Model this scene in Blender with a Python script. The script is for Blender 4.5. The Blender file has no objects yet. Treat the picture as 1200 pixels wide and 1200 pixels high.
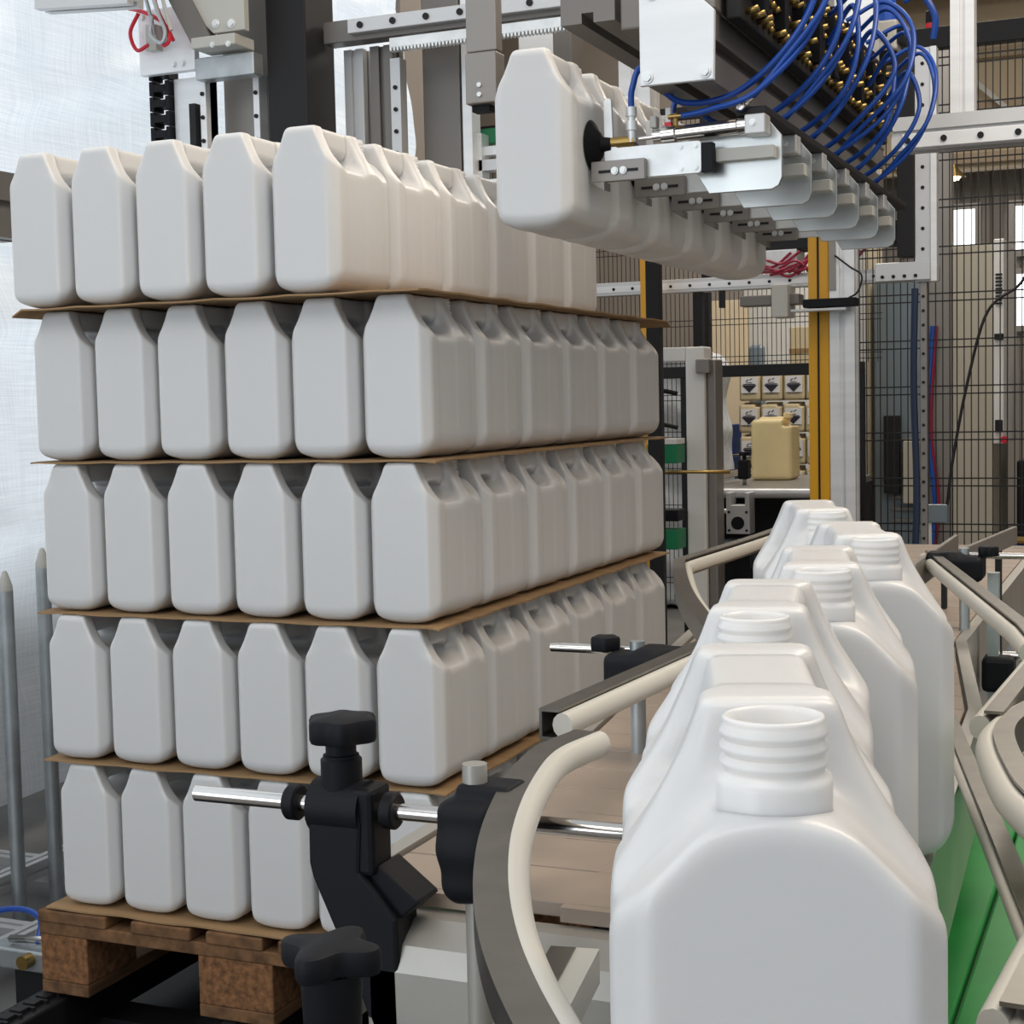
import bpy, bmesh, math, random
import numpy as np
from mathutils import Vector, Matrix
random.seed(7)
S = bpy.context.scene
COL = S.collection

# ------------------------------------------------------------------ camera, world, lights, exposure
cam = bpy.data.objects.new('camera', bpy.data.cameras.new('camera'))
COL.objects.link(cam)
cam.data.sensor_width = 36.0
cam.data.lens = 36.0 * 1812.5 / 1200
cam.data.clip_start = 0.02
_r = Vector((0.92129487, 0.38824518, -0.02194202))
_u = Vector((-0.00758099, 0.07434733, 0.99720359))
_b = -Vector((-0.38879082, 0.91855221, -0.07143909))
cam.matrix_world = Matrix(((_r.x, _u.x, _b.x, 1.032148), (_r.y, _u.y, _b.y, -2.137694),
                           (_r.z, _u.z, _b.z, 0.86632), (0, 0, 0, 1)))
S.camera = cam
S.view_settings.view_transform = 'Standard'
S.view_settings.look = 'None'
S.view_settings.exposure = 0.0
S.view_settings.gamma = 1.0
S.view_settings.use_curve_mapping = False
try:
    S.cycles.max_bounces = 8
    S.cycles.transmission_bounces = 4
    S.cycles.sample_clamp_indirect = 4.0
    S.cycles.use_denoising = True
except Exception:
    pass
W = bpy.data.worlds.new('world'); S.world = W; W.use_nodes = True
bg = W.node_tree.nodes['Background']
bg.inputs[0].default_value = (0.86, 0.93, 1.0, 1)
bg.inputs[1].default_value = 0.58


def lamp(name, loc, size, power, color, target):
    l = bpy.data.lights.new(name, 'AREA'); l.shape = 'RECTANGLE'
    l.size, l.size_y = size; l.energy = power; l.color = color
    o = bpy.data.objects.new(name, l); COL.objects.link(o)
    o.location = loc
    o.rotation_euler = (Vector(target) - Vector(loc)).to_track_quat('-Z', 'Y').to_euler()
    return o


lamp('hall_light_over_conveyor', (1.9, 0.2, 3.6), (1.6, 2.4), 78, (1.0, 0.83, 0.64), (0.3, 0.2, 0.6))
lamp('hall_light_front', (0.3, -3.2, 3.4), (2.6, 1.6), 34, (1.0, 0.94, 0.87), (0.0, 0.0, 0.6))
lamp('low_front_fill', (-1.3, -4.4, 0.9), (2.4, 2.0), 33, (0.86, 0.93, 1.0), (-0.4, 0.0, 0.3))  # cool fill added low behind the camera to brighten the lower layers
lamp('hall_light_back', (0.0, 6.5, 4.0), (2.5, 4.0), 190, (1.0, 0.93, 0.83), (0.0, 7.0, 0.0))
sun = bpy.data.objects.new('daylight_sun', bpy.data.lights.new('daylight_sun', 'SUN')); COL.objects.link(sun)
sun.data.energy = 3.6; sun.data.angle = math.radians(14); sun.data.color = (0.93, 0.97, 1.0)
sun.rotation_euler = Vector((0.91, 0.0, -0.42)).to_track_quat('-Z', 'Y').to_euler()
lamp('hall_light_far_left', (-1.4, 4.2, 3.9), (1.2, 2.5), 26, (1.0, 0.96, 0.9), (-1.2, 4.2, 0.0))


# ------------------------------------------------------------------ materials
def mat(name, col, rough=0.5, metal=0.0, noise=None, bump=None, sss=None, spec=None, emit=None, aniso=None):
    m = bpy.data.materials.new(name); m.use_nodes = True
    nt = m.node_tree; b = nt.nodes['Principled BSDF']
    b.inputs['Base Color'].default_value = (*col, 1)
    b.inputs['Roughness'].default_value = rough
    b.inputs['Metallic'].default_value = metal
    if spec is not None: b.inputs['Specular IOR Level'].default_value = spec
    tc = nt.nodes.new('ShaderNodeTexCoord')
    if noise:                                # (scale vec, amount, detail)
        mp = nt.nodes.new('ShaderNodeMapping'); mp.inputs['Scale'].default_value = noise[0]
        nt.links.new(tc.outputs['Object'], mp.inputs[0])
        n = nt.nodes.new('ShaderNodeTexNoise'); n.inputs['Scale'].default_value = 1.0
        n.inputs['Detail'].default_value = 5
        nt.links.new(mp.outputs[0], n.inputs['Vector'])
        r = nt.nodes.new('ShaderNodeValToRGB')
        a = noise[1]
        r.color_ramp.elements[0].position = 0.3; r.color_ramp.elements[1].position = 0.7
        r.color_ramp.elements[0].color = tuple(max(0, c * (1 - a)) for c in col) + (1,)
        r.color_ramp.elements[1].color = tuple(min(1, c * (1 + a)) for c in col) + (1,)
        nt.links.new(n.outputs['Fac'], r.inputs[0])
        nt.links.new(r.outputs[0], b.inputs['Base Color'])
    if bump:                                 # (scale vec, strength, distance)
        mp = nt.nodes.new('ShaderNodeMapping'); mp.inputs['Scale'].default_value = bump[0]
        nt.links.new(tc.outputs['Object'], mp.inputs[0])
        n = nt.nodes.new('ShaderNodeTexNoise'); n.inputs['Scale'].default_value = 1.0
        n.inputs['Detail'].default_value = 4
        nt.links.new(mp.outputs[0], n.inputs['Vector'])
        bp = nt.nodes.new('ShaderNodeBump'); bp.inputs['Strength'].default_value = bump[1]
        bp.inputs['Distance'].default_value = bump[2]
        nt.links.new(n.outputs['Fac'], bp.inputs['Height'])
        nt.links.new(bp.outputs[0], b.inputs['Normal'])
    if sss:
        b.inputs['Subsurface Weight'].default_value = sss[0]
        b.inputs['Subsurface Radius'].default_value = sss[1]
        b.inputs['Subsurface Scale'].default_value = sss[2]
    if emit:
        b.inputs['Emission Color'].default_value = (*emit[0], 1)
        b.inputs['Emission Strength'].default_value = emit[1]
    return m


M = {}
M['hdpe'] = mat('natural_polyethylene', (0.73, 0.725, 0.715), 0.30, sss=(0.75, (1.0, 0.92, 0.80), 0.009),
                bump=((160, 160, 160), 0.05, 0.001))
M['hdpe_neck'] = mat('thin_polyethylene', (0.80, 0.795, 0.785), 0.28, sss=(0.8, (1.0, 0.95, 0.85), 0.008))
M['beige_hdpe'] = mat('beige_polyethylene', (0.90, 0.71, 0.36), 0.42, noise=((9, 9, 9), .06))
M['cream_hdpe'] = mat('cream_polyethylene', (0.62, 0.52, 0.33), 0.5)
M['card'] = mat('cardboard', (0.34, 0.21, 0.10), 0.9, noise=((3, 40, 40), .12))
M['wood'] = mat('rough_pallet_wood', (0.17, 0.085, 0.036), 0.85, noise=((40, 6, 40), .45), bump=((60, 10, 60), .5, .003))
M['chip'] = mat('pressed_chip_block', (0.22, 0.10, 0.040), 0.9, noise=((90, 90, 90), .5), bump=((120, 120, 120), .5, .003))
M['steel'] = mat('brushed_steel', (0.25, 0.235, 0.21), 0.34, 0.95, noise=((30, 30, 4), .12))
M['chrome'] = mat('polished_rod', (0.78, 0.74, 0.70), 0.14, 1.0)
M['galv'] = mat('galvanised_steel', (0.46, 0.49, 0.50), 0.45, 0.8, noise=((18, 18, 18), .15))
M['zinc'] = mat('bright_zinc_plate', (0.80, 0.82, 0.82), 0.38, 0.55, noise=((25, 25, 25), .10))
M['bright_alu'] = mat('bright_milled_aluminium', (0.86, 0.87, 0.88), 0.42, 0.35, noise=((2, 2, 30), .05))
M['arm_plate'] = mat('polished_plate', (0.62, 0.64, 0.63), 0.30, 0.97, noise=((14, 14, 14), .08))
M['alu'] = mat('anodised_aluminium', (0.62, 0.62, 0.62), 0.42, 0.6)
M['dark_alu'] = mat('grey_anodised_aluminium', (0.20, 0.185, 0.17), 0.45, 0.5)
M['grey_steel'] = mat('grey_machined_steel', (0.30, 0.28, 0.26), 0.45, 0.6)
M['dark'] = mat('dark_painted_steel', (0.014, 0.0135, 0.015), 0.55, spec=0.3)
M['black'] = mat('black_plastic', (0.006, 0.0065, 0.009), 0.55, spec=0.22, bump=((300, 300, 300), .12, .0006))
M['rubber'] = mat('black_rubber', (0.004, 0.004, 0.005), 0.6, spec=.2)
M['pe_bead'] = mat('white_slide_bead', (0.60, 0.58, 0.52), 0.4)
M['belt'] = mat('beige_flat_top_chain', (0.36, 0.285, 0.225), 0.4, noise=((14, 14, 14), .10))
M['panel'] = mat('grey_sheet_steel', (0.46, 0.44, 0.40), 0.38, 0.55, noise=((10, 10, 10), .08))
M['hose'] = mat('blue_air_hose', (0.008, 0.065, 0.36), 0.3)
M['brass'] = mat('brass_fitting', (0.40, 0.27, 0.09), 0.3, 0.9)
M['red'] = mat('red_plastic', (0.62, 0.01, 0.03), 0.4)
M['wine'] = mat('dark_red_cable', (0.28, 0.01, 0.04), 0.5)
M['green'] = mat('green_sheet', (0.015, 0.27, 0.05), 0.42, noise=((7, 7, 7), .15))
M['green_belt'] = mat('dark_green_part', (0.01, 0.20, 0.08), 0.5)
M['yellow'] = mat('yellow_paint', (0.72, 0.36, 0.015), 0.42)
M['white_paint'] = mat('white_paint', (0.74, 0.73, 0.70), 0.45)
M['lightgrey'] = mat('light_grey_paint', (0.50, 0.49, 0.45), 0.5)
M['beige_paint'] = mat('warm_grey_cabinet_paint', (0.46, 0.42, 0.34), 0.5)
M['cream_paint'] = mat('cream_board', (0.74, 0.62, 0.44), 0.6)
M['mesh_wire'] = mat('black_coated_wire', (0.012, 0.012, 0.013), 0.5)
M['blueplastic'] = mat('blue_cap_plastic', (0.01, 0.08, 0.45), 0.35)
M['bluegrey'] = mat('tinted_polycarbonate', (0.20, 0.25, 0.29), 0.15)
M['label'] = mat('white_label_paper', (0.80, 0.80, 0.82), 0.5)
M['ink'] = mat('black_ink', (0.02, 0.02, 0.03), 0.6)
M['film'] = mat('clear_wrap_film', (0.72, 0.76, 0.80), 0.2, bump=((18, 18, 9), .8, .02))
M['blue_crate'] = mat('blue_plastic_crate', (0.02, 0.09, 0.38), 0.5)
M['blue_dark'] = mat('dark_blue_cable', (0.015, 0.03, 0.07), 0.5)
M['concrete'] = mat('dark_concrete', (0.16, 0.155, 0.15), 0.75, noise=((3, 3, 3), .2))
M['wall'] = mat('grey_trapezoid_sheet', (0.33, 0.30, 0.27), 0.6)
M['ceiling'] = mat('beige_ceiling_panel', (0.58, 0.46, 0.32), 0.7)
M['partition'] = mat('taupe_wall', (0.27, 0.235, 0.205), 0.7)
M['daylight'] = mat('daylight_glass', (0.8, 0.8, 0.8), 0.2, emit=((0.95, 0.98, 1.0), 2.4))
M['bulb'] = mat('lit_lamp', (0.9, 0.8, 0.6), 0.4, emit=((1.0, 0.82, 0.5), 7.0))


def tarp_material():
    m = bpy.data.materials.new('woven_white_sheeting'); m.use_nodes = True
    nt = m.node_tree; nt.nodes.clear()
    out = nt.nodes.new('ShaderNodeOutputMaterial')
    tc = nt.nodes.new('ShaderNodeTexCoord')
    cols = []
    for sc in ((1, 5, 260), (1, 260, 5)):
        mp = nt.nodes.new('ShaderNodeMapping'); mp.inputs['Scale'].default_value = sc
        nt.links.new(tc.outputs['Object'], mp.inputs[0])
        n = nt.nodes.new('ShaderNodeTexNoise'); n.inputs['Scale'].default_value = 1; n.inputs['Detail'].default_value = 2
        nt.links.new(mp.outputs[0], n.inputs['Vector']); cols.append(n)
    add = nt.nodes.new('ShaderNodeMath'); add.operation = 'ADD'
    nt.links.new(cols[0].outputs['Fac'], add.inputs[0]); nt.links.new(cols[1].outputs['Fac'], add.inputs[1])
    r = nt.nodes.new('ShaderNodeMapRange')
    r.inputs['From Min'].default_value = .6; r.inputs['From Max'].default_value = 1.4
    nt.links.new(add.outputs[0], r.inputs[0])
    mix = nt.nodes.new('ShaderNodeMix'); mix.data_type = 'RGBA'
    mix.inputs['A'].default_value = (0.66, 0.72, 0.78, 1); mix.inputs['B'].default_value = (0.90, 0.94, 0.97, 1)
    nt.links.new(r.outputs[0], mix.inputs['Factor'])
    bp = nt.nodes.new('ShaderNodeBump'); bp.inputs['Strength'].default_value = .25; bp.inputs['Distance'].default_value = .002
    nt.links.new(add.outputs[0], bp.inputs['Height'])
    d = nt.nodes.new('ShaderNodeBsdfDiffuse'); t = nt.nodes.new('ShaderNodeBsdfTranslucent'); g = nt.nodes.new('ShaderNodeBsdfGlossy')
    g.inputs['Roughness'].default_value = .35
    for s in (d, t, g): nt.links.new(bp.outputs[0], s.inputs['Normal'])
    for s in (d, t): nt.links.new(mix.outputs['Result'], s.inputs['Color'])
    m1 = nt.nodes.new('ShaderNodeMixShader'); m1.inputs[0].default_value = .62
    nt.links.new(d.outputs[0], m1.inputs[1]); nt.links.new(t.outputs[0], m1.inputs[2])
    m2 = nt.nodes.new('ShaderNodeMixShader'); m2.inputs[0].default_value = .10
    nt.links.new(m1.outputs[0], m2.inputs[1]); nt.links.new(g.outputs[0], m2.inputs[2])
    nt.links.new(m2.outputs[0], out.inputs[0])
    return m


M['tarp'] = tarp_material()


# ------------------------------------------------------------------ mesh helpers
class MB:
    """collects shapes (world coordinates) for ONE mesh object"""
    def __init__(self): self.bm = bmesh.new()

    def box(self, x0, x1, y0, y1, z0, z1, bev=0.0):
        vs = [self.bm.verts.new(p) for p in ((x0, y0, z0), (x1, y0, z0), (x1, y1, z0), (x0, y1, z0),
                                             (x0, y0, z1), (x1, y0, z1), (x1, y1, z1), (x0, y1, z1))]
        fs = [self.bm.faces.new([vs[i] for i in q]) for q in
              ((3, 2, 1, 0), (4, 5, 6, 7), (0, 1, 5, 4), (1, 2, 6, 5), (2, 3, 7, 6), (3, 0, 4, 7))]
        if bev:
            es = list({e for f in fs for e in f.edges})
            bmesh.ops.bevel(self.bm, geom=es, offset=bev, segments=2, affect='EDGES', profile=.5)
        return self

    def prism(self, pts, axis, a0, a1, bev=0.0):
        """polygon extruded along an axis: 'y' takes (x,z), 'x' takes (y,z), 'z' takes (x,y)"""
        f3 = {'y': lambda p, a: (p[0], a, p[1]), 'x': lambda p, a: (a, p[0], p[1]), 'z': lambda p, a: (p[0], p[1], a)}[axis]
        A = [self.bm.verts.new(f3(p, a0)) for p in pts]; B = [self.bm.verts.new(f3(p, a1)) for p in pts]
        fs = [self.bm.faces.new(A), self.bm.faces.new(B[::-1])]
        n = len(pts)
        for i in range(n): fs.append(self.bm.faces.new((A[i], B[i], B[(i + 1) % n], A[(i + 1) % n])))
        bmesh.ops.recalc_face_normals(self.bm, faces=fs)
        if bev:
            es = list(fs[0].edges) + list(fs[1].edges)
            bmesh.ops.bevel(self.bm, geom=es, offset=bev, segments=2, affect='EDGES', profile=.5)
        return self

    def sweep(self, path, sect, closed_sect=True, caps=True, up=(0, 0, 1), closed=False):
        """section (a,b): a along side vector, b along up"""
        path = [Vector(p) for p in path]; n = len(path); rings = []
        up = Vector(up)
        for i, p in enumerate(path):
            if closed: t = path[(i + 1) % n] - path[i - 1]
            else: t = (path[min(i + 1, n - 1)] - path[max(i - 1, 0)])
            t.normalize()
            side = t.cross(up)
            if side.length < 1e-4: side = t.cross(Vector((1, 0, 0)))
            side.normalize(); u2 = side.cross(t).normalized()
            k = 1.0
            if 0 < i < n - 1 and not closed:
                d1 = (path[i] - path[i - 1]).normalized(); k = 1 / max(.5, abs(d1.dot(t)))
            rings.append([self.bm.verts.new(p + side * a * k + u2 * b) for a, b in sect])
        m = len(sect); fs = []
        for i in range(n if closed else n - 1):
            A = rings[i]; B = rings[(i + 1) % n]
            for j in range(m): fs.append(self.bm.faces.new((A[j], A[(j + 1) % m], B[(j + 1) % m], B[j])))
        if caps and not closed:
            fs.append(self.bm.faces.new(rings[0][::-1])); fs.append(self.bm.faces.new(rings[-1]))
        bmesh.ops.recalc_face_normals(self.bm, faces=fs)
        return self

    def tube(self, path, r, n=10, closed=False):
        path = [Vector(p) for p in path]; N = len(path)
        t0 = (path[1] - path[0]).normalized()
        nrm = t0.orthogonal().normalized(); rings = []
        for i, p in enumerate(path):
            if closed: t = path[(i + 1) % N] - path[i - 1]
            else: t = path[min(i + 1, N - 1)] - path[max(i - 1, 0)]
            t.normalize()
            nrm = (nrm - t * nrm.dot(t)).normalized(); bn = t.cross(nrm)
            rr = r[i] if isinstance(r, (list, tuple)) else r
            rings.append([self.bm.verts.new(p + (nrm * math.cos(a) + bn * math.sin(a)) * rr)
                          for a in [2 * math.pi * j / n for j in range(n)]])
        for i in range(N if closed else N - 1):
            A = rings[i]; B = rings[(i + 1) % N]
            for j in range(n):
                f = self.bm.faces.new((A[j], A[(j + 1) % n], B[(j + 1) % n], B[j])); f.smooth = True
        if not closed:
            self.bm.faces.new(rings[0][::-1]); self.bm.faces.new(rings[-1])
        return self

    def cyl(self, a, b, r, n=16, r2=None):
        a, b = Vector(a), Vector(b)
        self.tube([a, b], [r, r if r2 is None else r2], n)
        return self

    def lathe(self, prof, origin, axis=(0, 0, 1), n=24, smooth=True):
        """prof [(r, h)...] from bottom to top, closed on the axis when r = 0"""
        origin = Vector(origin); ax = Vector(axis).normalized()
        s = ax.orthogonal().normalized(); t = ax.cross(s); rings = []
        for r, h in prof:
            if r < 1e-6: rings.append([self.bm.verts.new(origin + ax * h)])
            else: rings.append([self.bm.verts.new(origin + ax * h + (s * math.cos(a) + t * math.sin(a)) * r)
                                for a in [2 * math.pi * j / n for j in range(n)]])
        for A, B in zip(rings[:-1], rings[1:]):
            for j in range(n):
                k = (j + 1) % n
                if len(A) == 1 and len(B) == 1: continue
                if len(A) == 1: q = (A[0], B[j], B[k])
                elif len(B) == 1: q = (A[j], A[k], B[0])
                else: q = (A[j], A[k], B[k], B[j])
                f = self.bm.faces.new(q); f.smooth = smooth
        return self

    def hexbolt(self, c, axis, r=.006, h=.004):
        c, axis = Vector(c), Vector(axis).normalized()
        self.cyl(c, c + axis * h * .4, r * 1.35, 14)
        self.cyl(c + axis * h * .4, c + axis * h, r, 6)
        return self

    def slotprofile(self, p0, p1, s, s2=None, up=(0, 0, 1)):
        """T-slot aluminium extrusion of half sizes s, s2"""
        s2 = s2 or s
        g, d = min(s, s2) * .22, min(s, s2) * .35
        pts = [(-s, -s2), (-g, -s2), (-g, -s2 + d), (g, -s2 + d), (g, -s2), (s, -s2),
               (s, -g), (s - d, -g), (s - d, g), (s, g), (s, s2),
               (g, s2), (g, s2 - d), (-g, s2 - d), (-g, s2), (-s, s2),
               (-s, g), (-s + d, g), (-s + d, -g), (-s, -g)]
        return self.sweep([p0, p1], pts, up=up)

    def finish(self, name, material, parent=None, angle=None):
        o = link_mesh(name, mesh_from(self.bm, name), material, parent)
        return o


def mesh_from(bm, name):
    me = bpy.data.meshes.new(name); bm.normal_update(); bm.to_mesh(me); bm.free(); return me


def root_loc(p):
    v = Vector((0, 0, 0))
    while p is not None: v += p.location; p = p.parent
    return v


def link_mesh(name, me, material, parent=None):
    me.materials.append(material)
    o = bpy.data.objects.new(name, me); COL.objects.link(o)
    if parent is not None:
        me.transform(Matrix.Translation(-root_loc(parent)))
        o.parent = parent
    return o


def smooth_curved(o, ang=35):
    for p in o.data.polygons: p.use_smooth = True
    try: o.data.set_sharp_from_angle(angle=math.radians(ang))
    except Exception: pass
    return o


def tag(o, label=None, cat=None, group=None, kind=None):
    if label: o['label'] = label
    if cat: o['category'] = cat
    if group: o['group'] = group
    if kind: o['kind'] = kind
    return o


def thing(name, loc, label, cat, group=None):
    o = bpy.data.objects.new(name, None); o.empty_display_size = .05
    COL.objects.link(o); o.location = loc
    return tag(o, label, cat, group)


def copy_tree(o, parent=None):
    c = o.copy(); COL.objects.link(c)
    if parent is not None: c.parent = parent
    for ch in o.children: copy_tree(ch, c)
    return c


# ---- signed distance fields turned into smooth meshes (naive surface nets)
def smax(a, b, k): h = np.maximum(k - np.abs(a - b), 0) / k; return np.maximum(a, b) + h * h * k * .25
def smin(a, b, k): return -smax(-a, -b, k)


def sdf_mesh(name, f, lo, hi, h):
    lo = np.array(lo, float); n = np.ceil((np.array(hi) - lo) / h).astype(int) + 1
    ax = [lo[i] + h * np.arange(n[i]) for i in range(3)]
    X, Y, Z = np.meshgrid(*ax, indexing='ij'); V = f(X, Y, Z); ins = V < 0
    c = np.zeros(tuple(n - 1), int)
    sl = [slice(0, -1), slice(1, None)]
    for i in (0, 1):
        for j in (0, 1):
            for k in (0, 1): c += ins[sl[i], sl[j], sl[k]]
    act = (c > 0) & (c < 8)
    idx = -np.ones(act.shape, int); ids = np.argwhere(act); idx[act] = np.arange(len(ids))
    acc = np.zeros((len(ids), 3)); cnt = np.zeros(len(ids))
    corners = [(i, j, k) for i in (0, 1) for j in (0, 1) for k in (0, 1)]
    for a in corners:
        for b in corners:
            if sum(b) == sum(a) + 1 and all(q >= p for p, q in zip(a, b)):
                va = V[ids[:, 0] + a[0], ids[:, 1] + a[1], ids[:, 2] + a[2]]
                vb = V[ids[:, 0] + b[0], ids[:, 1] + b[1], ids[:, 2] + b[2]]
                m = (va < 0) != (vb < 0)
                t = np.where(m, va / np.where(m, va - vb, 1), 0)
                p = np.array(a) + t[:, None] * (np.array(b) - np.array(a))
                acc[m] += p[m]; cnt[m] += 1
    P = lo + (ids + acc / cnt[:, None]) * h

    def grad(P):
        e = h * .3; g = np.zeros_like(P)
        for i in range(3):
            d = np.zeros(3); d[i] = e
            g[:, i] = (f(*(P + d).T) - f(*(P - d).T)) / (2 * e)
        return g
    for _ in range(2):
        g = grad(P); v = f(*P.T); gn = np.maximum((g * g).sum(1), .2)
        P = P - np.clip(v / gn, -h, h)[:, None] * g
    quads = []
    for axis in range(3):
        A = [slice(None)] * 3; B = [slice(None)] * 3; A[axis] = slice(0, -1); B[axis] = slice(1, None)
        s0, s1 = ins[tuple(A)], ins[tuple(B)]
        e = np.argwhere(s0 != s1); flip = s0[tuple(e.T)]
        o1, o2 = [(1, 2), (2, 0), (0, 1)][axis]
        q = []
        for d1, d2 in ((-1, -1), (0, -1), (0, 0), (-1, 0)):
            r = e.copy(); r[:, o1] += d1; r[:, o2] += d2; q.append(idx[tuple(r.T)])
        q = np.stack(q, 1); q[~flip] = q[~flip][:, ::-1]; quads.append(q)
    quads = np.concatenate(quads)
    me = bpy.data.meshes.new(name)
    me.from_pydata(P.tolist(), [], quads.tolist()); me.update()
    me.polygons.foreach_set('use_smooth', [True] * len(me.polygons))
    return me


def rbox(X, Y, Z, c, hs, r):
    q = [np.abs(v - cc) - (hh - r) for v, cc, hh in zip((X, Y, Z), c, hs)]
    return np.sqrt(sum(np.maximum(v, 0) ** 2 for v in q)) + np.minimum(np.maximum(np.maximum(*q[:2]), q[2]), 0) - r


# ------------------------------------------------------------------ the canister
CW, CL, CH = 0.120, 0.1955, 0.256


NY_ = -.0715                                      # neck position along the canister


def can_sdf(X, Y, Z):
    ax = np.abs(X); ay = np.abs(Y)
    base = smax(ax - .060, ay - CL / 2, .004)
    base = smax(base, .773 * ax + .636 * ay - .0982, .0035)
    base = smax(base, smax(smax(-Z, .70 * ax - .714 * Z - .70 * .060 + .714 * .022, .02), .6 * ay - .8 * Z - .6 * CL / 2 + .8 * .010, .012), .012)
    base = smax(base, Z - CH, .012)
    # shoulders: a plateau under the neck, a lower trough under the handle
    k = np.clip((Y + .050) / .035, 0, 1); k = k * k * (3 - 2 * k)
    plat = .2305 - .026 * k
    roof = .716 * ax + .698 * Z - (.716 * .060 + .698 * .184)
    roof = smax(roof, Z - plat, .018)
    roof = smax(roof, .5 * (-Y - .092) + .866 * (Z - .226), .010)
    body = smax(base, roof, .006)
    steep = .908 * ax + .42 * Z - (.908 * .060 + .42 * .177)
    gable = smax(base, steep, .006)
    post = smax(gable, smin(.068 - Y, np.maximum(-.046 - Y, Y + .018), .004), .010)
    bar = smax(smax(smax(gable, ax - .0235, .010), .15 - Z, .01), -.042 - Y, .010)
    d = smin(body, smin(post, bar, .010), .020)
    d = smax(d, base, .003)
    hole = smax(smax(np.abs(Y - .025) - .038, np.abs(Z - .209) - .0125, .024), ax - .1, .01)
    return smax(d, -hole, .010)


def make_can():
    full = sdf_mesh('canister_body', can_sdf, (-.066, -.104, -.006), (.066, .104, .262), .0026)
    parts = {}
    for key in ('body', 'handle'):
        bm = bmesh.new(); bm.from_mesh(full)
        kill = []
        for f in bm.faces:
            c = f.calc_center_median()
            is_h = -.009 < c.y < .059 and c.z > .2085 and abs(c.x) < .027
            if is_h != (key == 'handle'): kill.append(f)
        bmesh.ops.delete(bm, geom=kill, context='FACES')
        edges = [e for e in bm.edges if e.is_boundary]
        bmesh.ops.holes_fill(bm, edges=edges, sides=0)
        me = bpy.data.meshes.new('canister_' + key); bm.normal_update(); bm.to_mesh(me); bm.free()
        parts[key] = me
    bpy.data.meshes.remove(full)
    for me in parts.values():                      # exact normals so that the two meshes meet without a seam
        P = np.zeros(len(me.vertices) * 3); me.vertices.foreach_get('co', P); P = P.reshape(-1, 3)
        e = .0008; g = np.stack([can_sdf(*(P + d).T) - can_sdf(*(P - d).T) for d in np.eye(3) * e], 1)
        g /= np.maximum(np.linalg.norm(g, axis=1), 1e-9)[:, None]
        me.polygons.foreach_set('use_smooth', [True] * len(me.polygons))
        me.normals_split_custom_set_from_vertices(g.tolist())
    root = thing('canister', (0, 0, 0), '', 'canister')
    link_mesh('body', parts['body'], M['hdpe'], root)
    link_mesh('handle', parts['handle'], M['hdpe'], root)
    nk = MB()
    prof = [(.0205, .216), (.0208, .2320), (.0202, .2345), (.0182, .2358)]
    z = .2370
    for k in range(3):
        prof += [(.0178, z), (.0192, z + .0018), (.0192, z + .0030), (.0178, z + .0050)]; z += .0054
    prof += [(.0178, .2540), (.0181, .2549), (.0177, .2557), (.0160, .2557), (.0154, .2535), (.0152, .222), (0, .222)]
    nk.lathe(prof, (0, NY_, 0), n=40)
    nk.finish('neck', M['hdpe_neck'], root)
    return root


CAN = make_can()
_first = [True]


def place_can(x, y, z, rz, label, group):
    o = CAN if _first[0] else copy_tree(CAN)
    _first[0] = False
    o.location = (x, y, z); o.rotation_euler = (0, 0, rz)
    o['label'] = label; o['category'] = 'canister'; o['group'] = group
    return o


# ------------------------------------------------------------------ setting
FZ = -0.30
MB().box(-6, 5, -5, 12.2, FZ - .1, FZ).finish('floor', M['concrete'])['kind'] = 'structure'
w = MB()
pts = []
x = -6.0
while x < 5.0:
    pts += [(x, 0), (x + .11, 0), (x + .14, -.04), (x + .22, -.04)]; x += .25
back = [(px, 12 + dy) for px, dy in pts] + [(5, 12.15), (-6, 12.15)]
w.prism(back, 'z', FZ, 4.3)
w.finish('wall_back', M['wall'])['kind'] = 'structure'
MB().box(-6, 5, 4.4, 12.2, 4.3, 4.4).box(-2.0, 5, 2.4, 4.4, 4.3, 4.4).finish('ceiling', M['ceiling'])['kind'] = 'structure'
for k in range(4):
    o = MB().box(-1.98 if k == 0 else -6, 5, 3.4 + 2.4 * k, 3.6 + 2.4 * k, 4.02, 4.3).finish('trim_%d' % (k + 1), M['ceiling']); o['kind'] = 'structure'
MB().box(4.9, 5.0, -1, 12.2, FZ, 4.3).finish('wall_right', M['partition'])['kind'] = 'structure'
MB().box(-6.1, -6.0, 4.4, 12.2, FZ, 4.3).finish('wall_left', M['partition'])['kind'] = 'structure'
for k, (xa, xb, za, zb) in enumerate(((-.80, -.50, 2.08, 2.44), (-.17, .25, 2.06, 2.44), (-.18, .25, 1.42, 1.86), (-3.3, -3.0, 1.3, 1.85))):
    f = MB()
    f.box(xa - .05, xb + .05, 11.90, 11.965, zb, zb + .05).box(xa - .05, xb + .05, 11.90, 11.965, za - .05, za)
    f.box(xa - .05, xa, 11.90, 11.965, za, zb).box(xb, xb + .05, 11.90, 11.965, za, zb)
    fo = f.finish('window_%d' % (k + 1), M['grey_steel']); fo['kind'] = 'structure'
    MB().box(xa, xb, 11.925, 11.945, za, zb).finish('pane', M['daylight'], fo)

MB().box(-3.3, -3.1, -5, 4.2, FZ, 0.95).finish('wall_shade_screen', M['concrete'])['kind'] = 'structure'  # unseen wall added outside to keep sun off the lower tarpaulin
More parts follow.
